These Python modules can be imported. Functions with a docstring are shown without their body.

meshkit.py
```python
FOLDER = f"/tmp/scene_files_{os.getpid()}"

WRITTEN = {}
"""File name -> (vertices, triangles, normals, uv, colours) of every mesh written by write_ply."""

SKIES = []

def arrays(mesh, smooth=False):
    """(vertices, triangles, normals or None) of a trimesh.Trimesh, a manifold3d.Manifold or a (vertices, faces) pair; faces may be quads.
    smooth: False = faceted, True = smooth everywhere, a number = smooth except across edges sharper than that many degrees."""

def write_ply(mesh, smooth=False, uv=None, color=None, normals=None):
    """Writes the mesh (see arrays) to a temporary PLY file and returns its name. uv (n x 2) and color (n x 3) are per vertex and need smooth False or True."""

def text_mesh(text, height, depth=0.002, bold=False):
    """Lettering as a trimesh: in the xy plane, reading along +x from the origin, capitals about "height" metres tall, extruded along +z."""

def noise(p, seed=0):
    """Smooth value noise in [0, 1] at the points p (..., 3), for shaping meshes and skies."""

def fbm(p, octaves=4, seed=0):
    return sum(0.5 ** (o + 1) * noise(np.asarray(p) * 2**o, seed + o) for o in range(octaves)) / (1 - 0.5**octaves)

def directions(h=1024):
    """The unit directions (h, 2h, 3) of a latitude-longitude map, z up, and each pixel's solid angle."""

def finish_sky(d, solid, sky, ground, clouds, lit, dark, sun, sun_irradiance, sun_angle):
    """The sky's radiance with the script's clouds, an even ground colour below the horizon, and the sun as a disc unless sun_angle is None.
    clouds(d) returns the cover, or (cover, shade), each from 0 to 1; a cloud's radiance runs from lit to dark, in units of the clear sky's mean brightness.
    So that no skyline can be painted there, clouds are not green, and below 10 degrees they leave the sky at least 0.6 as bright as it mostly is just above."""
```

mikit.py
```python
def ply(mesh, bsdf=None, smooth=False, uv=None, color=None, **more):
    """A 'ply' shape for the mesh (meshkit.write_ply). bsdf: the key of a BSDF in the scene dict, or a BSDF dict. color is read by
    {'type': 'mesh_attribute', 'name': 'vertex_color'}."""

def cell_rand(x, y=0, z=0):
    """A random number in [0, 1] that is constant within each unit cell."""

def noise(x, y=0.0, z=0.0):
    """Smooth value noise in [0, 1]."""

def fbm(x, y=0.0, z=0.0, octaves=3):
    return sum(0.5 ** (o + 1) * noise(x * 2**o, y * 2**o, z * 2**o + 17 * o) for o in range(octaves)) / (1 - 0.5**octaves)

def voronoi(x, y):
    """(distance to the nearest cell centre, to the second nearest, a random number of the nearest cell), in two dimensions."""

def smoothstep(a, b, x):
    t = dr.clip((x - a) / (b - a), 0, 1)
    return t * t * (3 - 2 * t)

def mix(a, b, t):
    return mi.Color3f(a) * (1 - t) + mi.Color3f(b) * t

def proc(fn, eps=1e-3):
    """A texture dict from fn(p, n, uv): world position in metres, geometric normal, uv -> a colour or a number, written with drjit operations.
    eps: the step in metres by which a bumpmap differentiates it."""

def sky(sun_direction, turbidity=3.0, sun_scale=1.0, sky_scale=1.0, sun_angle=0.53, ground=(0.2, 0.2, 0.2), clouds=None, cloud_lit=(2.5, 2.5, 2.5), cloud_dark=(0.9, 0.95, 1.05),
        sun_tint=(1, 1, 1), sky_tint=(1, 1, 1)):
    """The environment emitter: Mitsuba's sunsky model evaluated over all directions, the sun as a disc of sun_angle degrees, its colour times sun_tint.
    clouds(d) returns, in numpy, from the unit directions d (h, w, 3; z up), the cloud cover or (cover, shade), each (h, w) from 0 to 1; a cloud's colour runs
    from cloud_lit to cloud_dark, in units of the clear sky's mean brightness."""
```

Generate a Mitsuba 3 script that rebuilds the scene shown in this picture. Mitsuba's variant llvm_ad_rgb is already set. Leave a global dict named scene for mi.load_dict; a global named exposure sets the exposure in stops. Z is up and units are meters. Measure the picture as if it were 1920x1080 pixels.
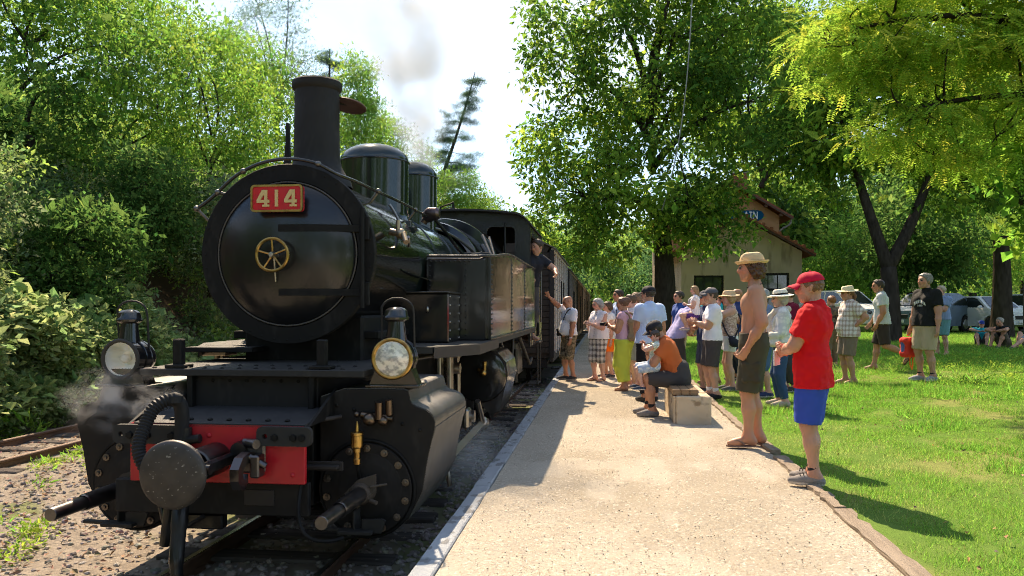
import math
import numpy as np, trimesh, drjit as dr, mitsuba as mi, mikit, meshkit
from mikit import proc, noise, fbm, voronoi, smoothstep, mix, cell_rand
T = mi.ScalarTransform4f
PI = math.pi
rng = np.random.default_rng(414)
scene, labels = {}, {}

# ---------------------------------------------------------------- camera, sky, exposure
EYE = 1.4                                   # metres above the platform (z = 0)
YAW = math.atan(172 / 1500)
FWD = np.array([-math.sin(YAW), math.cos(YAW), 0])
scene['camera'] = {'type': 'perspective', 'fov': math.degrees(2 * math.atan(960 / 1500)), 'fov_axis': 'x',
    'to_world': T().look_at(origin=[0, 0, EYE], target=[FWD[0], FWD[1], EYE], up=[0, 0, 1]),
    'principal_point_offset_x': 0.0, 'principal_point_offset_y': -40 / 1080, 'near_clip': 0.1, 'far_clip': 2000.0}
SUN_AZ = np.array([-0.365, 0.931, 0])
SUN = np.append(SUN_AZ[:2] * math.cos(math.radians(48.5)), math.sin(math.radians(48.5)))

def sky_clouds(d):
    x, y, z = d[..., 0], d[..., 1], np.maximum(d[..., 2], 0.02)
    p = np.stack([x / (z + .25) * 1.3, y / (z + .25) * 1.3, z * 0 + 3], -1)
    f = meshkit.fbm(p, 5, 7)
    cover = np.clip((f - .30) * 2.6, 0, 1) * .55 + .06
    return cover, np.clip((f - .62) * 1.5, 0, .35)
scene['sky'] = mikit.sky(SUN.tolist(), turbidity=3.0, sun_tint=(1, .965, .91), clouds=sky_clouds, cloud_lit=(2.3, 2.3, 2.3), cloud_dark=(1.7, 1.75, 1.85), ground=(.2, .2, .14))
exposure = 2.85

# ---------------------------------------------------------------- helpers
def key_for(base):
    if base not in scene and base not in labels and base not in HOLD: return base
    n = COUNT.get(base, 0)
    while True:
        n += 1
        k = f'{base}_{n:03d}'
        if k not in scene and k not in labels and k not in HOLD:
            COUNT[base] = n
            return k
HOLD, COUNT = set(), {}

def lab(key, label=None, cat=None, group=None, kind=None):
    d = labels.setdefault(key, {})
    for k, v in (('label', label), ('category', cat), ('group', group), ('kind', kind)):
        if v: d[k] = v
    return key

def thing(name, label, cat, group=None):
    k = key_for(name); HOLD.add(k)
    return lab(k, label, cat, group)

def vf(mesh):
    if hasattr(mesh, 'to_mesh'):
        m = mesh.to_mesh(); return np.array(m.vert_properties[:, :3], float), np.array(m.tri_verts)
    if isinstance(mesh, tuple):
        v, f = np.asarray(mesh[0], float), np.asarray(mesh[1], int)
        if f.shape[1] == 4: f = np.vstack([f[:, [0, 1, 2]], f[:, [0, 2, 3]]])
        return v, f
    return np.array(mesh.vertices), np.array(mesh.faces)

def cat(*ms):
    ms = ms[0] if len(ms) == 1 and isinstance(ms[0], list) else ms
    V, Fc, n = [], [], 0
    for m in ms:
        v, f = vf(m); V.append(v); Fc.append(f + n); n += len(v)
    return np.vstack(V), np.vstack(Fc)

def move(m, t=(0, 0, 0), rz=0, rx=0, ry=0, s=1):
    v, f = vf(m); v = v * np.asarray(s)
    for ang, (i, j) in ((rx, (1, 2)), (ry, (2, 0)), (rz, (0, 1))):
        if ang:
            c, sn = math.cos(ang), math.sin(ang); a, b = v[:, i].copy(), v[:, j].copy()
            v[:, i], v[:, j] = c * a - sn * b, sn * a + c * b
    return v + np.asarray(t, float), f

def put(name, mesh, bsdf, col=None, smooth=35, parent=None, exact=False):
    """One entry of the scene; col: one rgb or one per vertex, read by the vertex-colour materials."""
    base = f'{parent}__{name}' if parent else name
    k = base if exact else key_for(base)
    v, f = vf(mesh)
    if smooth is not False and smooth is not True:
        m = trimesh.graph.smooth_shade(trimesh.Trimesh(v, f, process=True, merge_norm=True), angle=math.radians(smooth), facet_minarea=None)
        v, f = np.array(m.vertices), np.array(m.faces); smooth = True
    c = None
    if col is not None:
        col = np.asarray(col, float)
        c = np.tile(col, (len(v), 1)) if col.ndim == 1 else col
    scene[k] = mikit.ply((v, f), bsdf, smooth=smooth, color=c)
    return k

def box(x0, x1, y0, y1, z0, z1, b=0.006):
    x0, x1, y0, y1, z0, z1 = min(x0, x1), max(x0, x1), min(y0, y1), max(y0, y1), min(z0, z1), max(z0, z1)
    b = min(b, .45 * (x1 - x0), .45 * (y1 - y0), .45 * (z1 - z0))
    if b <= 0:
        return trimesh.creation.box(bounds=[[x0, y0, z0], [x1, y1, z1]])
    P = []
    for x, sx in ((x0, 1), (x1, -1)):
        for y, sy in ((y0, 1), (y1, -1)):
            for z, sz in ((z0, 1), (z1, -1)):
                P += [(x, y + sy * b, z + sz * b), (x + sx * b, y, z + sz * b), (x + sx * b, y + sy * b, z)]
    return _box_from(np.array(P))
_BOXF = {}
def _box_from(P):
    if 'f' not in _BOXF:
        P0 = []
        for x, sx in ((0, 1), (1, -1)):
            for y, sy in ((0, 1), (1, -1)):
                for z, sz in ((0, 1), (1, -1)):
                    P0 += [(x, y + sy * .1, z + sz * .1), (x + sx * .1, y, z + sz * .1), (x + sx * .1, y + sy * .1, z)]
        P0 = np.array(P0)
        from scipy.spatial import ConvexHull
        h = ConvexHull(P0); f = h.simplices.copy()
        for i, t in enumerate(f):
            n = np.cross(P0[t[1]] - P0[t[0]], P0[t[2]] - P0[t[0]])
            if n @ (P0[t].mean(0) - .5) < 0: f[i] = t[::-1]
        _BOXF['f'] = f
    return P, _BOXF['f']

def tube(pts, r, n=10, caps=True):
    p = np.asarray(pts, float); r = np.broadcast_to(r, (len(p),)).astype(float)
    t = np.gradient(p, axis=0); t /= np.linalg.norm(t, axis=1, keepdims=True) + 1e-12
    a = np.cross(t[0], [0, 0, 1.0] if abs(t[0][2]) < .9 else [1.0, 0, 0]); A = []
    for i in range(len(p)):                                  # parallel transport
        a = a - t[i] * (a @ t[i]); a /= np.linalg.norm(a); A.append(a.copy())
    A = np.array(A); B = np.cross(t, A)
    g = np.arange(n) * 2 * PI / n
    v = p[:, None] + r[:, None, None] * (np.cos(g)[None, :, None] * A[:, None] + np.sin(g)[None, :, None] * B[:, None])
    i, j = np.meshgrid(np.arange(len(p) - 1), np.arange(n), indexing='ij')
    q = np.stack([i * n + j, i * n + (j + 1) % n, (i + 1) * n + (j + 1) % n, (i + 1) * n + j], -1).reshape(-1, 4)
    f = [q[:, [0, 1, 2]], q[:, [0, 2, 3]]]; v = v.reshape(-1, 3)
    if caps:
        m = len(v); v = np.vstack([v, p[0], p[-1]]); k = np.arange(n); e = (len(p) - 1) * n
        f += [np.stack([k * 0 + m, (k + 1) % n, k], 1), np.stack([k * 0 + m + 1, e + k, e + (k + 1) % n], 1)]
    return v, np.vstack(f)

def rod(a, b, r, r2=None, n=14): return tube([a, b], [r, r if r2 is None else r2], n)

def smooth_path(pts, n=8):
    from scipy.interpolate import CubicSpline
    p = np.asarray(pts, float); s = np.r_[0, np.cumsum(np.linalg.norm(np.diff(p, axis=0), axis=1))]
    return CubicSpline(s, p)(np.linspace(0, s[-1], n * (len(p) - 1) + 1))

def lathe(prof, n=32, at=(0, 0, 0), axis='z'):
    """prof: (radius, height) pairs from bottom to top; the axis may be z, y (height runs along +y) or x."""
    pr = np.asarray(prof, float); g = np.arange(n) * 2 * PI / n
    v = np.stack([pr[:, None, 0] * np.cos(g), pr[:, None, 0] * np.sin(g), np.broadcast_to(pr[:, None, 1], (len(pr), n))], -1).reshape(-1, 3)
    i, j = np.meshgrid(np.arange(len(pr) - 1), np.arange(n), indexing='ij')
    q = np.stack([i * n + j, i * n + (j + 1) % n, (i + 1) * n + (j + 1) % n, (i + 1) * n + j], -1).reshape(-1, 4)
    f = np.vstack([q[:, [0, 1, 2]], q[:, [0, 2, 3]]])
    if axis == 'y': v = v[:, [1, 2, 0]]
    if axis == 'x': v = v[:, [2, 0, 1]]
    keep = np.linalg.norm(np.cross(v[f[:, 1]] - v[f[:, 0]], v[f[:, 2]] - v[f[:, 0]]), axis=1) > 1e-12
    return v + np.asarray(at, float), f[keep]

def torus(R, r, at=(0, 0, 0), axis='z', n=36, m=10):
    g = np.arange(m + 1) * 2 * PI / m
    return lathe(np.stack([R - r * np.cos(g), -r * np.sin(g)], 1)[::-1] if False else np.stack([R + r * np.cos(g), r * np.sin(g)], 1), n, at, axis)

def prism(poly, a, b, axis='y'):
    """Polygon in the plane across the axis ((x, z) for y, (y, z) for x, (x, y) for z), extruded from a to b."""
    from shapely.geometry import Polygon
    pg = poly if hasattr(poly, 'exterior') else Polygon(poly)
    m = trimesh.creation.extrude_polygon(pg, abs(b - a), engine='earcut')
    v, f = np.array(m.vertices), np.array(m.faces); lo = min(a, b)
    if axis == 'y': v = np.stack([v[:, 0], v[:, 2] + lo, v[:, 1]], 1); f = f[:, ::-1]
    elif axis == 'x': v = np.stack([v[:, 2] + lo, v[:, 0], v[:, 1]], 1)
    else: v = v + [0, 0, lo]
    return v, f

def ball(c, r, n=1):
    m = trimesh.creation.icosphere(n, 1.0); return np.array(m.vertices) * np.asarray(r) + np.asarray(c), np.array(m.faces)

def rivet(c, r=.011, axis='y', h=.006, sgn=-1):
    m = lathe([(r, 0), (r * .9, h * .6), (r * .5, h), (0, h * 1.05)], 7)
    v, f = m
    if axis == 'y': v = np.stack([v[:, 0], sgn * v[:, 2], v[:, 1]], 1); f = f[:, ::-1] if sgn > 0 else f
    elif axis == 'x': v = np.stack([sgn * v[:, 2], v[:, 0], v[:, 1]], 1); f = f if sgn > 0 else f[:, ::-1]
    return v + np.asarray(c, float), f

def poly_circle(cx, cy, r, n=32):
    from shapely.geometry import Polygon
    g = np.arange(n) * 2 * PI / n
    return Polygon(np.stack([cx + r * np.cos(g), cy + r * np.sin(g)], 1))

# ---------------------------------------------------------------- materials
VC = {'type': 'mesh_attribute', 'name': 'vertex_color'}
def bs(name, d): scene[name] = d; return name
def rgb(r, g, b): return {'type': 'rgb', 'value': [r, g, b]}

def grime(p, s=6.0): return fbm(p.x * s, p.y * s, p.z * s, 4)
# enamel black of the engine: old gloss paint with dull, dusty patches
def dusty(name, base, amount):
    bs(name, {'type': 'twosided', 'bsdf': {'type': 'blendbsdf', 'weight': proc(lambda p, n, uv: amount * smoothstep(.50, .78, .6 * fbm(p.x * 9, p.y * 5, p.z * 2.2, 4) + .4 * fbm(p.x * 26, p.y * 26, p.z * 9, 3))),
        'clean': base, 'dust': {'type': 'diffuse', 'reflectance': rgb(.13, .115, .10)}}})
dusty('paint', {'type': 'principled', 'base_color': VC, 'specular': .4, 'clearcoat': .15, 'clearcoat_gloss': .93,
             'roughness': proc(lambda p, n, uv: .24 + .34 * smoothstep(.42, .72, grime(p, 5)))}, .10)
bs('gloss', {'type': 'bumpmap', 'arbitrary': proc(lambda p, n, uv: fbm(p.x * 5, p.y * 5, p.z * 5, 2), eps=.004), 'scale': .0022,
    'bsdf': {'type': 'principled', 'base_color': VC, 'specular': .55, 'clearcoat': .6, 'clearcoat_gloss': .99, 'roughness': .10}})
dusty('dull', {'type': 'principled', 'base_color': VC, 'specular': .22, 'roughness': proc(lambda p, n, uv: .42 + .40 * grime(p, 9))}, .13)
bs('steel', {'type': 'principled', 'base_color': VC, 'metallic': 1.0, 'roughness': proc(lambda p, n, uv: .22 + .3 * grime(p, 14))})
bs('brass', {'type': 'principled', 'base_color': proc(lambda p, n, uv: mix((.50, .32, .10), (.30, .17, .06), smoothstep(.45, .75, grime(p, 25)))), 'metallic': 1.0, 'roughness': .30})
bs('sheet_metal', {'type': 'principled', 'base_color': proc(lambda p, n, uv: mix((.20, .195, .19), (.10, .095, .088), grime(p, 4))), 'metallic': .75,
                   'roughness': proc(lambda p, n, uv: .34 + .22 * grime(p, 7)), 'specular': .5})
bs('cloth', {'type': 'twosided', 'bsdf': {'type': 'principled', 'base_color': VC, 'roughness': .85, 'specular': .25, 'sheen': .25}})
bs('skin', {'type': 'principled', 'base_color': VC, 'roughness': .48, 'specular': .4})
bs('hair', {'type': 'principled', 'base_color': VC, 'roughness': .5, 'specular': .4})
bs('leaf', {'type': 'principledthin', 'base_color': VC, 'roughness': .36, 'diff_trans': 1.3, 'spec_trans': 0.0, 'eta': 1.5})
bs('bark', {'type': 'bumpmap', 'arbitrary': proc(lambda p, n, uv: fbm(p.x * 14, p.y * 14, p.z * 3.5, 3), eps=.01), 'scale': .06,
    'bsdf': {'type': 'diffuse', 'reflectance': proc(lambda p, n, uv: mix((.018, .015, .012), (.070, .058, .047), fbm(p.x * 16, p.y * 16, p.z * 4, 3)))}})
bs('glass_dark', {'type': 'principled', 'base_color': rgb(.015, .02, .022), 'roughness': .04, 'specular': .8, 'clearcoat': 1.0, 'clearcoat_gloss': 1.0})
bs('clear_glass', {'type': 'thindielectric', 'int_ior': 1.5})
bs('silver', {'type': 'twosided', 'bsdf': {'type': 'principled', 'base_color': rgb(.86, .85, .80), 'metallic': .30, 'roughness': .20, 'specular': .6}})
bs('lens_glass', {'type': 'principled', 'base_color': proc(lambda p, n, uv: mix((.80, .77, .70), (.38, .37, .34), smoothstep(.40, .66, fbm(p.x * 34, p.y * 34, p.z * 34, 4)))), 'metallic': .25, 'roughness': .16, 'specular': .7, 'clearcoat': 1.0, 'clearcoat_gloss': .98})
dusty('satin', {'type': 'principled', 'base_color': VC, 'specular': .45, 'clearcoat': .5, 'clearcoat_gloss': .97, 'roughness': proc(lambda p, n, uv: .14 + .20 * grime(p, 4))}, .08)
bs('worn', {'type': 'principled', 'base_color': proc(lambda p, n, uv: mix(mix((.030, .025, .022), (.085, .072, .062), fbm(p.x * 14, p.y * 14, p.z * 14, 4)), (.26, .235, .21), smoothstep(.70, .82, fbm(p.x * 60, p.y * 60, p.z * 60, 3)))), 'metallic': .3, 'roughness': proc(lambda p, n, uv: .35 + .35 * grime(p, 12))})
bs('plain', {'type': 'twosided', 'bsdf': {'type': 'diffuse', 'reflectance': VC}})
# ---------------------------------------------------------------- ground materials
def _sand(p, n, uv):
    a = fbm(p.x * 1.1, p.y * .8, 3, 4); g = noise(p.x * 95, p.y * 95, 1); g2 = noise(p.x * 38, p.y * 38, 5)
    c = mix((.318, .281, .222), (.392, .350, .285), smoothstep(.35, .7, a))
    c = mix(c, (.26, .20, .14), .55 * smoothstep(.68, .90, g) + .18 * smoothstep(.6, .9, g2))
    c = mix(c, (.60, .54, .46), .6 * smoothstep(.72, .92, noise(p.x * 70 + 9, p.y * 70, 8)))
    return mix(c, (.47, .425, .355), .45 * smoothstep(.62, .78, fbm(p.x * 2.3 + 4, p.y * 1.3, 9, 4)))
bs('sand', {'type': 'bumpmap', 'arbitrary': proc(lambda p, n, uv: .6 * noise(p.x * 80, p.y * 80, 2) + 1.6 * fbm(p.x * 9, p.y * 9, 4, 3), eps=.004), 'scale': .010, 'bsdf': {'type': 'diffuse', 'reflectance': proc(_sand)}})
def _earth(p, n, uv):
    a = fbm(p.x * .9, p.y * .9, 3, 4)
    c = mix((.18, .15, .122), (.32, .275, .225), fbm(p.x * 7, p.y * 7, 1, 4))
    return mix(c, (.13, .16, .05), .7 * smoothstep(.52, .66, a))
bs('earth', {'type': 'bumpmap', 'arbitrary': proc(lambda p, n, uv: fbm(p.x * 18, p.y * 18, 4, 3), eps=.006), 'scale': .03, 'bsdf': {'type': 'diffuse', 'reflectance': proc(_earth)}})
def _turf(p, n, uv):
    a = fbm(p.x * .8, p.y * .8, 2, 4)
    c = mix((.085, .155, .030), (.125, .19, .045), fbm(p.x * 5, p.y * 5, 1, 3))
    return mix(c, (.24, .22, .09), .55 * smoothstep(.60, .74, a))
bs('turf', {'type': 'diffuse', 'reflectance': proc(_turf)})
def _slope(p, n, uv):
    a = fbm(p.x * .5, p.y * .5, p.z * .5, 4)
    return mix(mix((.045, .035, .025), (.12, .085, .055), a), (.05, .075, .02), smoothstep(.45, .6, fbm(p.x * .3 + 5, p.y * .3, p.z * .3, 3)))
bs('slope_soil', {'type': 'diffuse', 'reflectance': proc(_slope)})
bs('stone', {'type': 'bumpmap', 'arbitrary': proc(lambda p, n, uv: fbm(p.x * 30, p.y * 30, p.z * 30, 3), eps=.004), 'scale': .010,
    'bsdf': {'type': 'diffuse', 'reflectance': proc(lambda p, n, uv: mix(mix((.25, .27, .30), (.38, .40, .42), fbm(p.x * 9, p.y * 5, p.z * 9, 4)), (.17, .17, .17), .8 * smoothstep(.60, .72, fbm(p.x * 16, p.y * 9, 3, 3))))}})
bs('timber', {'type': 'bumpmap', 'arbitrary': proc(lambda p, n, uv: fbm(p.x * 60, p.y * 4, p.z * 60, 3), eps=.004), 'scale': .012,
    'bsdf': {'type': 'diffuse', 'reflectance': proc(lambda p, n, uv: mix((.17, .135, .105), (.34, .285, .225), fbm(p.x * 45, p.y * 3, p.z * 45, 4)))}})
bs('sleeper_wood', {'type': 'diffuse', 'reflectance': proc(lambda p, n, uv: mix((.05, .045, .042), (.16, .14, .125), fbm(p.x * 4, p.y * 40, 1, 4)))})
bs('rail_rust', {'type': 'principled', 'base_color': proc(lambda p, n, uv: mix((.10, .055, .035), (.17, .105, .07), fbm(p.x * 30, p.y * 8, p.z * 30, 3))), 'roughness': .55, 'metallic': .3})

# ---------------------------------------------------------------- the setting
def grid(x, y, zf):
    X, Y = np.meshgrid(x, y); Z = zf(X, Y)
    n, m = X.shape; i, j = np.meshgrid(np.arange(n - 1), np.arange(m - 1), indexing='ij')
    a = i * m + j
    q = np.stack([a, a + 1, a + m + 1, a + m], -1).reshape(-1, 4)
    return np.stack([X, Y, Z], -1).reshape(-1, 3), q
def nz(X, Y, s, seed=0, o=3): return meshkit.fbm(np.stack([X * s, Y * s, X * 0 + seed], -1), o, seed)
def sstep(a, b, x):
    t = np.clip((x - a) / (b - a), 0, 1); return t * t * (3 - 2 * t)

def lawn_z(x, y):
    x, y = np.asarray(x, float), np.asarray(y, float)
    return -.01 + .2 * sstep(3, 6.5, x) * sstep(5, 12, y) + .27 * sstep(20, 36, y) * sstep(2, 8, x) + .05 * (nz(x, y, .6, 5) - .5) * sstep(1.7, 2.6, x)
def bank_z(x, y):
    x, y = np.asarray(x, float), np.asarray(y, float)
    t = np.maximum(-9.0 - x, 0)
    h = 15.0 + 3 * nz(x, y, .03, 3) + .05 * np.clip(y, 0, 60)
    rise = 1.05 * t + 1.6 * (nz(x, y, .22, 11) - .5) * np.minimum(t, 3) / 3
    return -.55 + h * (1 - np.exp(-rise / h)) * 1.0
def bed_z(x, y): return -.505 + .05 * (nz(x, y, 1.6, 2) - .5) - .0 * x

def structure(name, mesh, b, smooth=True, col=None):
    k = put(name, mesh, b, col, smooth); lab(k, None, None, None, 'structure'); return k
ax = np.unique(np.r_[np.linspace(-9.4, -1.0, 120)])
structure('track_bed', grid(ax, np.r_[np.linspace(-50, -3.5, 20), np.linspace(-3, 20, 200), np.linspace(21, 140, 60)], bed_z), 'earth')
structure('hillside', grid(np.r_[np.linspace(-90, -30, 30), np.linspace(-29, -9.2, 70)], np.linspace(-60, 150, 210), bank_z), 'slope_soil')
structure('lawn', grid(np.r_[np.linspace(1.6, 14, 90), np.linspace(15, 90, 40)], np.r_[np.linspace(-50, -5, 12), np.linspace(-4, 30, 150), np.linspace(31, 130, 50)], lawn_z), 'turf')
structure('ground', (np.array([[-1500, -800, -.8], [1500, -800, -.8], [1500, 1900, -.8], [-1500, 1900, -.8]]), np.array([[0, 1, 2, 3]])), 'earth', False)
pf = grid(np.r_[np.linspace(-.886, 1.62, 40)], np.r_[np.linspace(-45, -5, 10), np.linspace(-4, 14, 240), np.linspace(14.5, 100, 90)], lambda X, Y: .020 * (nz(X, Y, 1.7, 1) - .5) + .010 * (nz(X, Y, 6.0, 4) - .5) - .004)
structure('platform', cat(pf, box(-.886, 1.60, -45, 100, -.8, -.03, 0)), 'sand', True)
def far_hill(x, y): return -2 + 34 * sstep(120, 330, y) * (.5 + nz(x, y, .007, 4)) + 12 * sstep(20, 160, x)
structure('hill', grid(np.linspace(-400, 420, 70), np.linspace(125, 520, 40), far_hill), 'turf')

kerb = thing('platform_kerb', 'pale grey stone kerb along the platform edge beside the train', 'kerb')
y = 0.35
while y < 46:
    L = rng.uniform(.92, 1.08); dx, dz = rng.normal(0, .003, 2)
    put('stone', box(-1.017 + dx, -.889 + dx, y, y + L - .008, -.62, .012 + dz, .008), 'stone', None, False, kerb); y += L
edge = thing('timber_edging', 'weathered split timber boards edging the gravel platform against the lawn', 'edging')
y = 2.6
while y < 24:
    L = rng.uniform(.9, 1.7); xo = rng.normal(0, .012); w = rng.uniform(.075, .11)
    n = 12; ys = np.linspace(y, y + L - .02, n)
    jl, jr = rng.normal(0, .008, n), rng.normal(0, .010, n)
    zt = .035 + rng.normal(0, .006) + rng.normal(0, .003, n)
    rows = np.stack([np.stack([1.585 + xo + jl, ys, zt - .004], 1), np.stack([1.585 + xo + jl - .004, ys, zt * 0 - .12], 1), np.stack([1.585 + xo + w + jr, ys, zt * 0 - .12], 1), np.stack([1.585 + xo + w + jr, ys, zt], 1)], 1)
    i, j = np.meshgrid(np.arange(n - 1), np.arange(4), indexing='ij')
    q = np.stack([i * 4 + j, i * 4 + (j + 1) % 4, (i + 1) * 4 + (j + 1) % 4, (i + 1) * 4 + j], -1).reshape(-1, 4)
    q = np.vstack([q, [[3, 2, 1, 0]], [[4 * n - 4, 4 * n - 3, 4 * n - 2, 4 * n - 1]]])
    put('board', (rows.reshape(-1, 3), q[:, ::-1]), 'timber', None, False, edge); y += L
    if rng.random() < .25: y += rng.uniform(.05, .25)

RT = -.39                                                     # rail top
def rail_mesh(x, y0, y1):
    P = [(-.052, 0), (.052, 0), (.052, .012), (.012, .024), (.010, .088), (.030, .098), (.030, .122), (.022, .130), (-.022, .130), (-.030, .122), (-.030, .098), (-.010, .088), (-.012, .024), (-.052, .012)]
    return prism([(x + a, RT - .13 + b) for a, b in P], y0, y1, 'y')
def track(label, xc, y0, y1, ns, worn):
    t = thing('railway_track', label, 'railway track')
    for s in (-.525, .525):
        put('rail', rail_mesh(xc + s, y0, y1), 'rail_rust', None, False, t)
        if worn: put('rail_head', box(xc + s - .02, xc + s + .02, y0 + .01, y1, RT, RT + .003, 0), 'steel', (.55, .53, .5), False, t)
    y = y0 + .4
    for i in range(ns):
        w = rng.uniform(.10, .13)
        put('sleeper', move(box(-.92, .92, -w, w, -.56, -.478 + rng.normal(0, .006), .012), (xc + rng.normal(0, .03), y, 0), rng.normal(0, .015)), 'sleeper_wood', None, False, t)
        y += rng.uniform(.60, .70)
track('worn railway track running under the black steam engine', -2.44, -12.0, 120, 52, True)
track('rusty disused siding track below the overgrown bank', -7.65, -12.0, 120, 52, False)

# stones of the ballast, fallen leaves
def stones(n, fx, size, seed):
    r = np.random.default_rng(seed); ico = trimesh.creation.icosphere(0); V0, F0 = np.array(ico.vertices), np.array(ico.faces)
    X, Y = fx(r, n); S = r.uniform(*size, (n, 1)) * r.uniform(.7, 1.3, (n, 3)) * [1, 1, .65]
    A = r.uniform(0, 2 * PI, n); J = 1 + r.normal(0, .16, (n, 12, 1))
    v = V0[None] * J * S[:, None]
    c, s = np.cos(A)[:, None], np.sin(A)[:, None]
    v = np.stack([v[..., 0] * c - v[..., 1] * s, v[..., 0] * s + v[..., 1] * c, v[..., 2]], -1)
    v += np.stack([X, Y, bed_z(X, Y) + S[:, 2] * .35], -1)[:, None]
    g = r.uniform(.55, 1.1, (n, 1)) * np.array([[.36, .32, .29]]) + r.normal(0, .012, (n, 3))
    return (v.reshape(-1, 3), (F0[None] + (np.arange(n) * 12)[:, None, None]).reshape(-1, 3)), np.repeat(np.clip(g, .04, .6), 12, 0)
def near_xy(r, n):
    t = r.random(n) ** 1.6; Y = 3.3 + t * 9
    return r.uniform(-6.6, -1.06, n), Y
m1, c1 = stones(6500, near_xy, (.011, .030), 5)
m2_, c2 = stones(3000, lambda r, n: (r.uniform(-3.4, -1.05, n), r.uniform(3.3, 22, n)), (.014, .036), 6)
k = put('ballast_stones', cat(m1, m2_), 'plain', np.vstack([c1, c2]), False); lab(k, 'loose grey brown ballast stones between and beside the tracks', 'ballast', None, 'stuff')

# loose grit on the platform
r = np.random.default_rng(17); n = 2600; X = r.uniform(-.85, 1.55, n); Y = 3.6 + 9 * r.random(n) ** 1.7; ico = trimesh.creation.icosphere(0); V0, F0 = np.array(ico.vertices), np.array(ico.faces)
S = r.uniform(.0015, .0055, (n, 1)) * r.uniform(.7, 1.3, (n, 3)) * [1, 1, .7]; v = V0[None] * (1 + r.normal(0, .15, (n, 12, 1))) * S[:, None] + np.stack([X, Y, .002 + 0 * X], -1)[:, None]
c = np.array([[.44, .385, .32]]) * r.uniform(.45, 1.25, (n, 1)); dk = r.random(n) < .05; c[dk] = [.17, .14, .11]
k = put('platform_grit', (v.reshape(-1, 3), (F0[None] + (np.arange(n) * 12)[:, None, None]).reshape(-1, 3)), 'plain', np.repeat(c, 12, 0), False); lab(k, 'loose pale grit scattered over the platform', 'grit', None, 'stuff')
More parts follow.
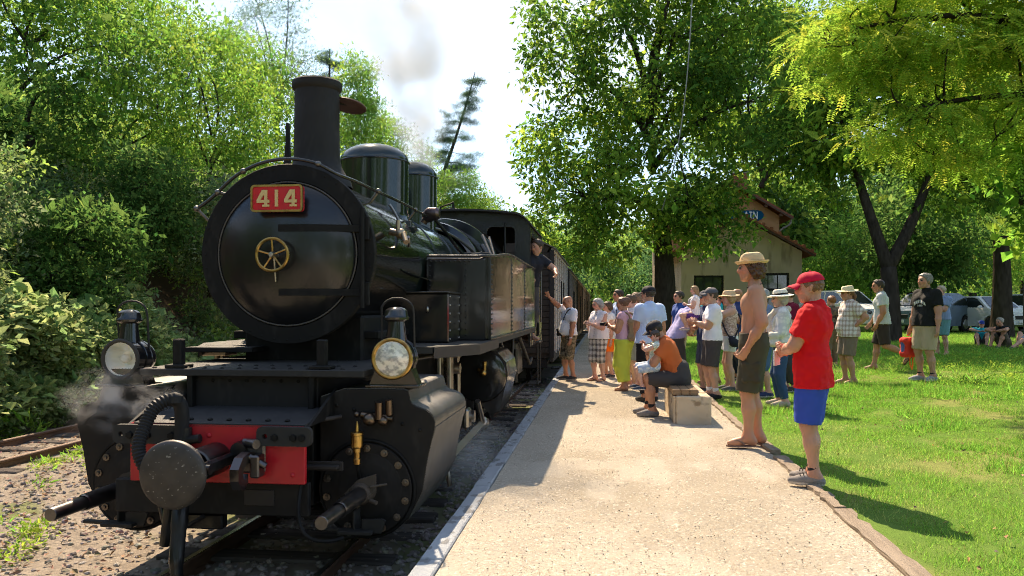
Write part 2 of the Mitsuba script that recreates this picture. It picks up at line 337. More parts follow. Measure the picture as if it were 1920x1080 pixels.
# ---------------------------------------------------------------- the steam engine (local x = 0 on the track's centre line)
CX = -2.44
loco = thing('steam_locomotive', 'black tank steam engine with red number plate 414 and red buffer beam', 'steam engine')
BLK, SOFT, RED = (.004, .004, .0045), (.0075, .0072, .007), (.42, .012, .020)
def L(name, mesh, b='paint', col=BLK, smooth=35, sub=None, label=None):
    if isinstance(mesh, list):
        for m in mesh: k = L(name, m, b, col, smooth, sub, label)
        return k
    k = put(name, move(mesh, (CX, 0, 0)), b, col if b in ('paint', 'satin', 'gloss', 'dull', 'steel', 'cloth', 'plain') else None, smooth, sub or loco)
    if label: lab(k, label)
    if name in ('rivet', 'seam', 'rivet_strip'): lab(k, None, None, None, 'stuff')
    return k
def ring(cx, cz, r, n, a0=0): return [(cx + r * math.cos(a0 + 2 * PI * i / n), cz + r * math.sin(a0 + 2 * PI * i / n)) for i in range(n)]
ZB = 1.83                                                     # boiler axis
# boiler and smokebox
L('smokebox', cat(lathe([(.62, 6.01), (.665, 6.02), (.665, 7.62), (.63, 7.63)], 72, (0, 0, ZB), 'y')), 'gloss')
fr = L('smokebox_ring', lathe([(.56, 5.985), (.57, 5.965), (.695, 5.965), (.70, 5.972), (.70, 6.02), (.62, 6.03)], 80, (0, 0, ZB), 'y'), 'dull', SOFT)
L('rivet', cat([rivet((x, 5.967, z), .010) for x, z in ring(0, ZB, .668, 40)]), 'dull', SOFT, 35, fr)
door = L('smokebox_door', lathe([(0, 5.84), (.12, 5.843), (.26, 5.855), (.38, 5.88), (.47, 5.912), (.53, 5.945), (.548, 5.965)], 80, (0, 0, ZB), 'y'), 'satin', (.006, .0065, .008))
L('rim', torus(.556, .006, (0, 5.962, ZB), 'y', 90, 8), 'dull', (.10, .09, .08), 35, door)
def on_door(x, z):                                            # y of the domed door's face
    r = math.hypot(x, z - ZB); return float(np.interp(r, [0, .12, .26, .38, .47, .53, .60], [5.84, 5.843, 5.855, 5.88, 5.912, 5.945, 5.967]))
for z in (ZB + .19, ZB - .30):
    xs = np.linspace(-.02, .60, 9)
    top = np.array([[x, on_door(x, z) - .013, z + .026] for x in xs]); bot = top - [0, 0, .052]
    v = np.vstack([top, bot, top + [0, .03, 0], bot + [0, .03, 0]]); n = 9; q = []
    for i in range(n - 1): q += [[i, i + 1, n + i + 1, n + i], [2 * n + i, 2 * n + i + 1, i + 1, i], [n + i, n + i + 1, 3 * n + i + 1, 3 * n + i]]
    q += [[0, n, 3 * n, 2 * n]]
    L('hinge_strap', (v, np.array(q)), 'dull', SOFT, False, door)
L('hinge_pin', cat(rod((.612, 5.925, ZB - .42), (.612, 5.925, ZB + .34), .017), box(.58, .66, 5.94, 5.968, ZB + .10, ZB + .28), box(.58, .66, 5.94, 5.968, ZB - .40, ZB - .22)), 'dull', SOFT, 35, door)
# number plate 414
def rrect(x0, x1, z0, z1, r):
    from shapely.geometry import box as sb
    return sb(x0 + r, z0 + r, x1 - r, z1 - r).buffer(r, 6)
npz = ZB + .408
plate = L('number_plate', prism(rrect(-.212, .190, npz - .10, npz + .10, .028), 5.795, 5.835), 'paint', (.50, .014, .022), False)
o = rrect(-.215, .193, npz - .103, npz + .103, .03); L('border', prism(o.difference(rrect(-.200, .178, npz - .088, npz + .088, .02)), 5.786, 5.806), 'brass', None, False, plate)
def four(x):
    from shapely.geometry import Polygon
    w = .022
    return Polygon([(x + .012, -.063), (x + .012 + w, -.063), (x + .012 + w, .063), (x - .006, .063), (x - .048, -.012), (x - .048, -.034), (x + .012, -.034)]).difference(Polygon([(x + .012, -.012), (x + .012, .030), (x - .020, -.012)])).union(Polygon([(x + .03, -.034), (x + .05, -.034), (x + .05, -.012), (x + .03, -.012)])).union(Polygon([(x - .004, -.063), (x + .05, -.063), (x + .05, -.048), (x - .004, -.048)]))
from shapely import affinity
from shapely.geometry import box as sbox
digs = [four(-.118), sbox(-.022, -.063, .000, .063), four(.098)]
for g in digs:
    L('numeral', prism(affinity.translate(g, 0, npz), 5.784, 5.796), 'plain', (.62, .46, .22), False, plate)
# brass wheel of the door
wx, wz, wy = -.03, ZB - .02, 5.755
wheel = L('door_wheel', torus(.122, .0125, (wx, wy, wz), 'y', 40, 10), 'brass')
L('spoke', [rod((wx, wy + .01, wz), (wx + .118 * math.cos(a), wy, wz + .118 * math.sin(a)), .009, .007, 8) for a in np.arange(5) * 2 * PI / 5 + .35], 'brass', None, 35, wheel)
L('hub', cat(lathe([(0, wy - .03), (.018, wy - .028), (.024, wy - .01), (.024, wy + .03), (.018, wy + .09)], 18, (wx, 0, wz), 'y'), rod((wx, wy + .03, wz), (wx - .005, 5.83, wz - .20), .008, .006, 8)), 'steel', (.45, .42, .38), 35, wheel)
# boiler barrel, bands, firebox
barrel = L('boiler', lathe([(.63, 7.62), (.635, 7.63), (.635, 11.5), (.60, 11.5)], 72, (0, 0, ZB), 'y'), 'gloss', (.008, .014, .012))
for yb in (7.66, 8.66, 9.7): L('band', lathe([(.636, yb - .03), (.645, yb - .028), (.645, yb + .028), (.636, yb + .03)], 72, (0, 0, ZB), 'y'), 'gloss', (.014, .02, .035), 35, barrel)
L('firebox', cat(lathe([(.63, 11.0), (.74, 11.03), (.76, 11.1), (.76, 12.1), (.6, 12.12)], 64, (0, 0, ZB + .06), 'y'), lathe([(.6, 12.08), (.86, 12.1), (.88, 12.16), (.88, 13.2)], 64, (0, 0, ZB + .10), 'y')), 'gloss')
# chimney and its flap
ch = L('chimney', lathe([(.30, 2.44), (.285, 2.50), (.245, 2.555), (.208, 2.62), (.192, 2.70), (.188, 3.26), (.205, 3.275), (.212, 3.30), (.210, 3.335), (.195, 3.35), (.165, 3.35), (.16, 3.25), (.155, 2.6)], 48, (0, 6.62, 0)), 'dull', (.022, .020, .020))
fl = move(lathe([(0, -.012), (.155, -.012), (.165, 0), (.155, .012), (0, .016)], 32), (0, 0, 0), ry=.14, rx=-.18)
L('spark_flap', move(fl, (.20, 6.84, 3.195)), 'dull', (.05, .022, .018), 35, ch)
L('flap_hinge', rod((.12, 6.75, 3.2), (.26, 6.85, 3.2), .012), 'dull', SOFT, 35, ch)
L('vent_pipe', tube([(-.50, 7.2, 2.15), (-.50, 7.2, 2.75), (-.497, 7.2, 2.95), (-.497, 7.2, 3.14)], [.040, .036, .024, .018], 12), 'dull', SOFT)
# domes
def dome(y, r, z1, h, b):
    pr = [(r + .10, 2.26), (r + .02, 2.36), (r, 2.42), (r, z1 - h), ]
    for a in np.linspace(0, PI / 2, 12): pr.append((r * math.cos(a) if a < PI / 2 - .01 else 0, z1 - h + h * math.sin(a) ** .95))
    d = L('dome', lathe(pr, 56, (0, y, 0)), 'gloss', (.008, .015, .010))
    L('band', torus(r + .002, .011, (0, y, z1 - h - .005), 'z', 56, 8), 'gloss', (.015, .02, .025), 35, d)
dome(8.35, .365, 3.165, .19, 0); dome(10.05, .315, 3.29, .20, 0)
# handrail
arc = [(.74 * math.sin(a), 5.955, ZB + .735 * math.cos(a)) for a in np.radians(np.linspace(-37, 20, 14))]
left = [(-.735, 5.955, 2.19), (-.66, 5.955, 2.235), (-.56, 5.955, 2.315)]
right = [(.335, 6.0, 2.475), (.41, 6.2, 2.447), (.475, 6.6, 2.425), (.505, 7.0, 2.42), (.52, 8.0, 2.42), (.52, 8.55, 2.42)]
hr = L('handrail', tube(smooth_path(left + arc + right, 5), .0135, 12), 'gloss', (.010, .010, .010))
kn = [(-.735, 5.955, 2.19), arc[2], arc[-1], (.50, 6.75, 2.423), (.52, 8.05, 2.42), (-.56, 5.955, 2.315)]
L('knob', [ball(c, .024, 2) for c in kn], 'steel', (.16, .15, .14), 35, hr)
st = []
for x, y, z in ((.50, 6.75, 2.423), (.52, 8.05, 2.42)):
    st += [rod((x, y, z), (x - .075, y, z - .10), .014), box(x - .11, x - .04, y - .03, y + .03, z - .18, z - .11)]
st += [rod((-.56, 5.955, 2.315), (-.50, 6.0, 2.30), .014), rod(kn[0], (-.66, 6.0, 2.10), .012)]
L('stanchion', [st], 'steel', (.12, .115, .11), 35, hr)
# fittings on the boiler's side
L('drain_cock', cat(rod((.665, 6.55, 2.05), (.80, 6.50, 2.02), .030), ball((.76, 6.51, 2.03), .045, 2), rod((.74, 6.5, 2.05), (.74, 6.5, 2.14), .018), rod((.79, 6.48, 2.02), (.83, 6.42, 1.95), .024)), 'steel', (.42, .33, .22))
L('pipe', tube(smooth_path([(.53, 7.0, 2.34), (.60, 7.02, 2.22), (.68, 7.0, 2.03), (.78, 6.7, 2.02)], 6), .013, 8), 'steel', (.25, .24, .23))
L('clack_valve', cat(ball((.50, 8.75, 2.44), .075, 2), lathe([(.05, -.1), (.075, -.06), (.075, .03), (.05, .06), (0, .07)], 16, (.57, 8.72, 2.46), 'x'), rod((.44, 8.75, 2.36), (.52, 8.75, 2.50), .04)), 'steel', (.14, .10, .09))
L('pipe', tube(smooth_path([(.57, 8.78, 2.40), (.66, 9.0, 2.26), (.72, 9.35, 2.12), (.80, 9.9, 2.02)], 6), .02, 8), 'paint')
L('pipe', tube(smooth_path([(.30, 10.0, 2.43), (.48, 10.4, 2.36), (.64, 10.9, 2.2), (.70, 11.3, 2.1)], 6), .018, 8), 'steel', (.2, .19, .18))
L('pipe', tube(smooth_path([(.66, 6.9, 1.75), (.675, 7.3, 1.72), (.68, 8.3, 1.70), (.70, 9.2, 1.69)], 4), .010, 8), 'gloss')
# saddle, frames, decks
L('saddle', cat(box(-.50, .50, 6.3, 7.5, .95, 1.35, .02), box(-.62, .62, 6.35, 7.4, 1.16, 1.22), box(-.86, -.30, 6.0, 6.5, 1.06, 1.10)), 'dull', SOFT)
L('frame', [box(-.46, -.42, 5.3, 15.6, .05, .98), box(.42, .46, 5.3, 15.6, .05, .98)], 'dull', SOFT)
td = L('top_deck', box(-.80, .82, 5.28, 6.9, .935, .985, .006), 'dull', (.03, .029, .028))
L('rivet', cat([rivet((x, y, .985), .017, 'z' if False else 'y') if False else ball((x, y, .986), (.017, .017, .010), 1) for x in np.arange(-.72, .78, .125) for y in (5.34, 5.62)]), 'dull', SOFT, 35, td)
L('front_box', box(-.46, .47, 5.36, 6.5, .66, .935, .008), 'dull', (.018, .017, .017))
L('rivet', cat([ball((x, 5.358, z), (.012, .008, .012), 1) for z in (.71, .90) for x in np.arange(-.42, .46, .125)]), 'dull', SOFT)
L('deck_plate', prism([(4.83, .675), (4.83, .655), (5.37, .700), (5.37, .722)], -.56, .58, 'x'), 'dull', (.028, .028, .03), False)
L('rivet', cat([ball((x, 4.92, .688), (.018, .018, .012), 1) for x in np.arange(-.48, .56, .13)]), 'dull', SOFT)
L('gusset', [prism([(4.86, .66), (5.40, .66), (5.40, .86)], .58, .60, 'x'), prism([(4.86, .66), (5.40, .66), (5.40, .86)], -.62, -.60, 'x')], 'dull', SOFT, False)
for x in (-.55, .50):
    L('guide_post', cat(box(x - .032, x + .032, 5.33, 5.40, .985, 1.19, .008), box(x - .075, x + .075, 5.30, 5.43, .985, 1.012, .006)), 'dull', SOFT, False)
# red buffer beam, brackets, lower beam
beam = L('buffer_beam', box(-.585, .578, 4.83, 4.87, .300, .672, .004), 'paint', RED, False)
lab(beam, 'bright red buffer beam')
L('bolt', [ball((x, 4.828, z), (.016, .012, .016), 1) for x, z in ((-.33, .60), (-.05, .60), (-.42, .36), (.50, .36))], 'paint', RED, 35, beam)
for x0, x1 in ((-.68, -.22), (.28, .635)):
    br = L('beam_bracket', prism(rrect(x0, x1, .545, .665, .035).difference(poly_circle(x0 + .055, .605, .016)), 4.79, 4.828), 'dull', (.03, .029, .028), False)
    L('bolt', [lathe([(0, 4.768), (.022, 4.77), (.024, 4.79)], 6, (x, 0, .60), 'y') for x in (x0 + .12, x0 + .24, x1 - .06) if x < x1 - .02], 'dull', SOFT, 35, br)
L('lower_beam', box(-.72, .585, 4.88, 4.93, .085, .298, .006), 'dull', (.014, .0125, .0115), False)
L('rust_plate', box(.16, .36, 4.874, 4.881, .15, .25, .002), 'dull', (.035, .030, .027), False)
# centre buffer, hook, hose
BZ = .457
bf = L('buffer', lathe([(0, 4.262), (.05, 4.262), (.12, 4.268), (.175, 4.278), (.192, 4.290), (.198, 4.302), (.198, 4.32), (.18, 4.335), (.06, 4.37), (0, 4.37)], 56, (0, 0, BZ), 'y'), 'worn')
L('shank', cat(lathe([(.07, 4.34), (.062, 4.45), (.062, 4.83)], 24, (0, 0, BZ), 'y'), lathe([(.09, 4.55), (.10, 4.56), (.10, 4.83)], 24, (0, 0, BZ), 'y')), 'steel', (.10, .095, .09), 35, bf)
L('link_bar', cat(box(.11, .15, 4.40, 4.83, BZ - .03, BZ + .05, .015), rod((.06, 4.42, BZ + .01), (.17, 4.42, BZ + .01), .03), box(-.15, -.11, 4.40, 4.83, BZ - .03, BZ + .05, .015), lathe([(0, 4.76), (.05, 4.765), (.055, 4.83)], 16, (.17, 0, BZ + .06), 'y')), 'paint', BLK, 35, bf)
hx = .245
hk = prism([(4.83, .50), (4.72, .52), (4.62, .50), (4.56, .44), (4.56, .37), (4.60, .31), (4.65, .30), (4.69, .34), (4.69, .39), (4.65, .36), (4.625, .38), (4.63, .43), (4.68, .455), (4.83, .44)], hx - .028, hx + .028, 'x')
L('draw_hook', cat(hk, box(hx - .075, hx + .085, 4.80, 4.83, .37, .585, .02), rod((hx - .02, 4.80, .56), (hx + .05, 4.76, .56), .03), rod((hx + .02, 4.72, .49), (hx + .12, 4.74, .43), .022), box(hx + .03, hx + .09, 4.70, 4.80, .36, .50, .01)), 'steel', (.13, .12, .12), 30)
hp = smooth_path([(-.205, 4.80, .50), (-.205, 4.78, .74), (-.225, 4.74, .835), (-.29, 4.66, .815), (-.33, 4.58, .70), (-.325, 4.50, .57), (-.26, 4.50, .42), (-.16, 4.50, .25)], 16)
rr = .036 + .007 * (np.arange(len(hp)) % 2); rr[:38] = .044
L('brake_hose', cat(tube(hp, rr, 14), lathe([(.055, -.02), (.055, .02)], 16, hp[36]), lathe([(.052, -.03), (.06, -.01), (.052, .03)], 16, hp[8])), 'dull', (.018, .018, .019), 35)
L('hose_pipe', cat(rod((-.205, 4.80, .35), (-.205, 4.80, .56), .040), lathe([(0, -.05), (.05, -.045), (.05, .05), (0, .055)], 12, (-.205, 4.80, .60)), rod((-.205, 4.79, .57), (-.09, 4.79, .585), .028)), 'paint')
L('coupling_link', tube(smooth_path([(-.18, 4.72, .18), (-.16, 4.66, .04), (-.15, 4.62, -.10), (-.13, 4.60, -.26), (-.12, 4.63, -.31)], 5), [.05] * 6 + [.045] * 8 + [.038] * 7, 10), 'paint')
L('brake_rigging', [box(-.30, .0, 4.90, 4.98, -.02, .08, .01), box(-.34, -.28, 4.86, 4.92, -.12, .16, .01), rod((-.42, 4.85, .26), (-.30, 4.82, -.10), .022), rod((-.30, 4.8, -.05), (-.06, 4.78, .10), .012), rod((-.33, 4.8, -.10), (-.30, 4.8, .15), .035)], 'paint')
L('hose', tube(smooth_path([(.545, 4.86, .30), (.55, 4.80, .14), (.62, 4.76, .0), (.72, 4.80, -.04), (.82, 4.86, -.03)], 6), .012, 8), 'dull', SOFT)
# low pressure cylinders in front
for s in (1, -1):
    P = [(.50, .80), (.66, .855), (.93, .862), (1.09, .858), (1.115, .845), (1.124, .82), (1.130, .785), (1.145, .758), (1.170, .742), (1.205, .732), (1.240, .720), (1.270, .700), (1.292, .670), (1.303, .635), (1.300, .59), (1.255, .40), (1.215, .16), (1.12, -.03), (1.0, -.125), (.84, -.165), (.68, -.13), (.56, -.02), (.50, .12)]
    P = [(s * a, b) for a, b in P]
    cy = L('cylinder', prism(P, 5.345, 6.55), 'sheet_metal', None, 40)
    if s > 0: lab(cy, 'grey sheet clad cylinder beside the platform')
    L('front_plate', prism([(a * .995 + s * .004, b * .99 + .003) for a, b in P], 5.325, 5.3455), 'dull', (.014, .0125, .0115), False, cy)
    L('seam', cat([ball((s * (1.286 - .0), y, .555), (.008, .010, .010), 1) for y in np.arange(5.40, 6.5, .07)] + [ball((s * (1.266), y, .50), (.008, .008, .008), 1) for y in np.arange(5.45, 6.5, .11)]), 'dull', SOFT, 35, cy)
    L('seam_strip', prism([(s * 1.300, .60), (s * 1.307, .60), (s * 1.291, .535), (s * 1.285, .535)], 5.34, 6.55), 'sheet_metal', None, False, cy)
    cx, cz = s * .835, .175
    cv = L('cylinder_cover', lathe([(0, 5.27), (.18, 5.272), (.20, 5.285), (.245, 5.288), (.25, 5.292), (.31, 5.292), (.315, 5.30), (.315, 5.327)], 56, (cx, 0, cz), 'y'), 'dull', (.015, .013, .012), 35, cy)
    L('bolt', [lathe([(0, 5.266), (.012, 5.268), (.014, 5.28), (.026, 5.281), (.027, 5.293)], 8, (x, 0, z), 'y') for x, z in ring(cx, cz, .281, 14, .2)], 'steel', (.16, .14, .125), 35, cy)
    L('gland', cat(lathe([(0, 5.12), (.06, 5.125), (.075, 5.15), (.08, 5.28)], 24, (cx, 0, cz), 'y'), prism([(cx - .02, cz - .10), (cx + .10, cz + .02), (cx + .10, cz + .13), (cx - .02, cz + .09), (cx - .11, cz)], 5.16, 5.19), rod((cx + .07, 5.15, cz + .05), (cx + .17, 5.2, cz + .06), .008), rod((cx + .07, 5.15, cz - .04), (cx + .12, 5.13, cz - .05), .014)), 'dull', (.07, .055, .042), 35, cy)
    L('tail_rod', cat(lathe([(.047, 4.72), (.054, 4.74), (.054, 5.2)], 20, (cx, 0, cz), 'y'), lathe([(0, 4.42), (.038, 4.42), (.042, 4.43), (.042, 4.75)], 20, (cx, 0, cz), 'y')), 'steel', (.16, .15, .15), 35, cy)
    L('footstep', cat(box(cx - .14, cx + .09, 5.10, 5.20, -.085, -.06, .004), prism([(cx + .01, -.075), (cx + .14, -.085), (cx + .17, .0), (cx + .15, .01), (cx + .01, .005)], 5.16, 5.18), rod((cx - .32, 5.2, -.075), (cx - .10, 5.18, -.075), .016), box(cx - .05, cx - .035, 5.15, 5.29, -.08, .06)), 'dull', (.03, .028, .026), 30, cy)
    if s > 0:
        lu = L('oil_cup', lathe([(0, .365), (.022, .365), (.024, .40), (.020, .405), (.020, .44), (.026, .445), (.026, .47), (.036, .475), (.040, .49), (.040, .555), (.043, .558), (.043, .575), (.036, .58), (.012, .585), (.010, .625), (.006, .65), (0, .655)], 24, (.80, 5.20, 0)), 'brass', None, 35, cy)
        lab(lu, 'brass oil cup on the cylinder cover')
        L('pipe', rod((.80, 5.20, .36), (.80, 5.26, .25), .012), 'dull', SOFT, 35, cy); L('pipe', cat(tube(smooth_path([(.78, 5.25, .13), (.79, 5.24, .0), (.78, 5.22, -.06)], 4), .008, 8)), 'dull', SOFT, 35, cy)
        L('relief_valve', cat(ball((.865, 5.27, .655), .045, 2), ball((.955, 5.28, .645), .035, 2), rod((.80, 5.30, .68), (1.02, 5.30, .66), .022), rod((.93, 5.27, .66), (.935, 5.25, .775), .026), rod((1.0, 5.28, .69), (1.0, 5.26, .79), .024), ball((.77, 5.29, .685), .022, 1)), 'steel', (.16, .12, .09), 35, cy)
        L('bolt', [ball((x, 5.322, z), (.013, .010, .013), 1) for x, z in ((.62, .74), (.74, .715), (.88, .70), (1.08, .62), (1.2, .58))], 'dull', SOFT, 35, cy)
        L('bracket_step', [box(.50, .72, 5.02, 5.08, .36, .38, .003), box(.50, .74, 5.08, 5.10, .34, .40, .003), rod((.50, 5.0, .66), (.66, 5.28, .67), .014)], 'dull', (.035, .03, .028), 30, cy)
    L('cover_band', torus(.33, .011, (cx, 5.315, cz), 'y', 48, 8), 'dull', SOFT, 35, cy)
# head lamps
def lamp(x, y, z, name_label, right):
    r = .132
    la = L('lamp', cat(lathe([(r * .96, y - .01), (r * 1.0, y + .01), (r, y + .17), (r * 1.03, y + .175), (r * 1.03, y + .19), (r * .95, y + .24), (r * .72, y + .29), (0, y + .30)], 40, (x, 0, z), 'y')), 'gloss', (.010, .010, .012))
    lab(la, name_label)
    L('rim', torus(r * 1.0, .014, (x, y - .012, z), 'y', 44, 10), 'brass' if right else 'dull', (.05, .045, .04), 35, la)
    L('reflector', lathe([(r * .95, y + .002), (r * .75, y + .05), (r * .45, y + .095), (r * .36, y + .10), (0, y + .105)], 36, (x, 0, z), 'y'), 'silver', None, 35, la)
    L('bulb', lathe([(0, y + .02), (.025, y + .03), (.035, y + .05), (.03, y + .075), (.018, y + .10)], 18, (x, 0, z), 'y'), 'plain', (.8, .76, .66), 35, la)
    L('lens', lathe([(0, y - .028), (r * .5, y - .024), (r * .9, y - .012)], 36, (x, 0, z), 'y'), 'lens_glass' if right else 'clear_glass', None, True, la)
    yc = y + .10
    L('lamp_chimney', lathe([(.075, r - .02), (.068, r + .03), (.062, r + .09), (.060, r + .12), (.088, r + .135), (.090, r + .15), (.082, r + .165), (.075, r + .20), (.055, r + .215), (.03, r + .222), (0, r + .225)], 28, (x, yc, z)), 'gloss', (.012, .012, .013), 35, la)
    hz = z + r + .20
    hoop = [(x + s_, yc + .06, z + r * .55) for s_ in (-.115,)] + [(x - .115, yc + .04, hz - .03)] + [(x - .115 * math.cos(a), yc + .03, hz + .085 * math.sin(a)) for a in np.linspace(0.25, PI - .25, 9)] + [(x + .115, yc + .04, hz - .03), (x + .115, yc + .06, z + r * .55)]
    L('handle', tube(hoop, .008, 8), 'dull', (.03, .029, .028), 35, la)
    L('lamp_foot', cat(prism([(x - .17, z - .185), (x + .17, z - .185), (x + .125, z - r * .55), (x - .125, z - r * .55)], y + .02, y + .16), box(x - .19, x + .19, y - .02, y + .22, z - .20, z - .182, .004)), 'gloss', (.012, .012, .012), 30, la)
    L('strap', cat(torus(r * 1.02, .008, (x, y + .10, z), 'y', 40, 6), ball((x - r * .98, y - .01, z - .05), .014, 1)), 'gloss', BLK, 35, la)
lamp(1.00, 5.36, 1.062, 'right head lamp with brass rim on the cylinder beside the platform', True)
lamp(-.985, 5.36, 1.045, 'left head lamp on the far cylinder', False)
# running plates, tanks, tool box
for s in (1, -1):
    L('running_plate', prism([(s * .62, 6.55), (s * 1.02, 6.55), (s * 1.305, 7.20), (s * 1.305, 13.3), (s * .62, 13.3)], 1.03, 1.085, 'z'), 'dull', (.045, .042, .038), False)
    L('plate_edge', prism([(s * 1.03, 6.56), (s * 1.036, 6.545), (s * 1.322, 7.195), (s * 1.322, 8.5), (s * 1.306, 8.5), (s * 1.306, 7.205)], .99, 1.083, 'z'), 'dull', (.06, .05, .045), False)
    tp = [(7.95, 1.095), (13.30, 1.095), (13.30, 2.075), (10.1, 2.075), (9.6, 2.06), (8.10, 1.945), (7.98, 1.93), (7.95, 1.90)]
    from shapely.geometry import Polygon
    tk = L('side_tank', prism(tp, s * .66, s * 1.258, 'x'), 'gloss', (.012, .012, .013), False)
    L('tank_side', cat(prism([(a, b) for a, b in [(8.07, 1.10), (13.28, 1.10), (13.28, 2.06), (10.1, 2.06), (9.6, 2.045), (8.07, 1.93)]], s * 1.259, s * 1.295, 'x')), 'gloss', (.014, .014, .015), False, tk)
    L('tank_rim', [tube([(s * .66, 7.95, 1.94), (s * 1.19, 7.95, 1.935), (s * 1.262, 7.98, 1.94), (s * 1.295, 8.08, 1.945), (s * 1.295, 9.6, 2.065), (s * 1.295, 10.1, 2.08), (s * 1.295, 13.28, 2.08)], .013, 8), tube([(s * 1.288, 8.05, 1.10), (s * 1.303, 8.15, 1.10), (s * 1.303, 13.28, 1.10)], .015, 8)], 'paint', (.03, .028, .026), 35, tk)
    if s > 0:
        for yv in (8.11, 9.95, 11.6):
            L('rivet_strip', cat([box(1.2945, 1.300, yv - .05, yv + .05, 1.12, 1.92 if yv < 9 else 2.03, .002)] + [ball((1.301, yv + d, z), (.009, .012, .012), 1) for z in np.arange(1.15, 1.9 if yv < 9 else 2.0, .05) for d in (-.025, .025)]), 'gloss', (.012, .012, .012), 30, tk)
        L('rivet', cat([ball((x, 7.947, 1.885), (.012, .008, .012), 1) for x in np.arange(.70, 1.14, .05)] + [ball((x, 7.947, z), (.010, .008, .010), 1) for z in np.arange(1.14, 1.86, .05) for x in (.69,)] + [ball((1.06, 7.947, z), (.010, .008, .010), 1) for z in np.arange(1.14, 1.86, .06)]), 'gloss', BLK, 35, tk)
        L('filler_lid', cat(box(.80, 1.1, 9.3, 9.7, 2.03, 2.07), rod((.86, 9.0, 1.99), (1.05, 9.1, 2.04), .025)), 'dull', (.05, .05, .05), 30, tk)
    tb = L('tool_box', box(s * .53, s * 1.0, 7.36, 7.93, 1.088, 1.55, .012), 'gloss', (.012, .012, .013), 30)
    L('lid', box(s * .52, s * 1.01, 7.34, 7.94, 1.551, 1.568, .004), 'gloss', (.02, .02, .02), False, tb)
    L('catch', [ball((s * .80, 7.355, 1.40), (.014, .02, .03), 1), *[ball((s * 1.003, y, z), .009, 1) for y in (7.41, 7.88) for z in np.arange(1.12, 1.54, .08)]], 'steel', (.5, .48, .44), 35, tb)
L('reach_rod', [rod((.95, 10.6, 2.10), (.78, 10.9, 2.42), .022), rod((.98, 10.7, 2.10), (.86, 11.0, 2.40), .018), rod((.88, 11.0, 2.10), (.74, 11.1, 2.30), .03), rod((.70, 10.2, 2.1), (.84, 10.7, 2.15), .02)], 'steel', (.12, .115, .11))
# cab
cab = L('cab', cat(
    prism(sbox(-1.20, 1.02, 1.2, 2.9).difference(rrect(.52, .99, 2.12, 2.74, .09)).difference(rrect(-.99, -.52, 2.12, 2.74, .09)).difference(sbox(.9, .0, 1.3, 1.3)), 13.30, 13.33)), 'paint', (.016, .016, .016), False)
from shapely.ops import unary_union
zr = lambda x: 3.06 - .10 * (x / 1.2) ** 2
front = Polygon([(-1.21, 1.10), (1.21, 1.10), (1.21, 2.78)] + [(1.21 - .16 + .16 * math.cos(a), 2.80 + .15 * math.sin(a)) for a in np.linspace(.2, PI / 2, 6)] + [(x, zr(x)) for x in np.linspace(1.0, -1.0, 15)] + [(-1.05 - .16 * math.cos(PI / 2 - a), 2.80 + .15 * math.sin(PI / 2 - a)) for a in np.linspace(0, PI / 2 - .2, 6)] + [(-1.21, 2.78)])
win = [rrect(s * .73 - .235, s * .73 + .235, 2.20, 2.78, .08) for s in (1, -1)]
del scene[cab]
cab = L('cab', prism(front.difference(unary_union(win)), 13.30, 13.33), 'paint', (.016, .016, .016), False)
rear = front.difference(unary_union([rrect(s * .73 - .28, s * .73 + .28, 2.0, 2.72, .08) for s in (1, -1)]))
L('rear_wall', prism(rear, 15.85, 15.88), 'paint', BLK, False, cab)
for s in (1, -1):
    side = sbox(13.33, .78, 15.85, 2.84).difference(rrect(13.55, 15.2, 2.0, 2.66, .10)).difference(sbox(14.55, .9, 15.2, 2.3))
    L('cab_side', prism(side, s * 1.185, s * 1.215, 'x'), 'paint', (.016, .016, .016), False, cab)
    L('grab_rail', [rod((s * 1.25, 14.50, 1.15), (s * 1.25, 14.50, 2.2), .015), rod((s * 1.25, 15.25, 1.15), (s * 1.25, 15.25, 2.2), .015)], 'steel', (.15, .15, .15), 35, cab)
    L('steps', [box(s * 1.02, s * 1.28, 14.5, 15.25, .78, .81), box(s * 1.05, s * 1.25, 14.55, 15.2, .02, .045), rod((s * 1.24, 14.55, .03), (s * 1.24, 14.55, .80), .016), rod((s * 1.24, 15.18, .03), (s * 1.24, 15.18, .80), .016), rod((s * 1.15, 12.2, .98), (s * 1.15, 13.9, .45), .03), rod((s * 1.15, 13.9, .45), (s * 1.15, 14.3, .52), .03)], 'dull', (.06, .055, .05), 30, cab)
    L('window_bar', rod((s * .80, 13.28, 2.20), (s * .80, 13.28, 2.85), .018), 'paint', BLK, 35, cab)
    L('window_frame', prism(rrect(s * .73 - .262, s * .73 + .262, 2.175, 2.805, .10).difference(rrect(s * .73 - .235, s * .73 + .235, 2.20, 2.78, .08)), 13.285, 13.299), 'paint', (.02, .02, .02), False, cab)
xs = np.linspace(-1.24, 1.24, 25); zt = [3.075 - .10 * (x / 1.2) ** 2 - .16 * max(0, abs(x) - 1.0) ** 2 / .06 * .9 for x in xs]
L('roof', prism(list(zip(xs, zt)) + [(x, z - .03) for x, z in list(zip(xs, zt))[::-1]], 13.12, 16.1), 'dull', (.035, .034, .034), 30, cab)
L('whistle', cat(lathe([(.02, 3.06), (.02, 3.09), (.09, 3.095), (.095, 3.12), (.06, 3.145), (.02, 3.15), (.018, 3.25), (0, 3.26)], 18, (-.14, 13.6, 0)), rod((-.14, 13.6, 3.24), (-.36, 13.6, 3.17), .012), rod((-.36, 13.6, 3.06), (-.36, 13.6, 3.18), .014)), 'dull', SOFT, 35, cab)
L('cab_floor', box(-1.18, 1.18, 13.34, 15.84, 1.05, 1.10), 'dull', SOFT, False, cab)
L('coal_bunker', box(-1.15, 1.15, 15.89, 16.6, .9, 2.0, .02), 'dull', SOFT, False)
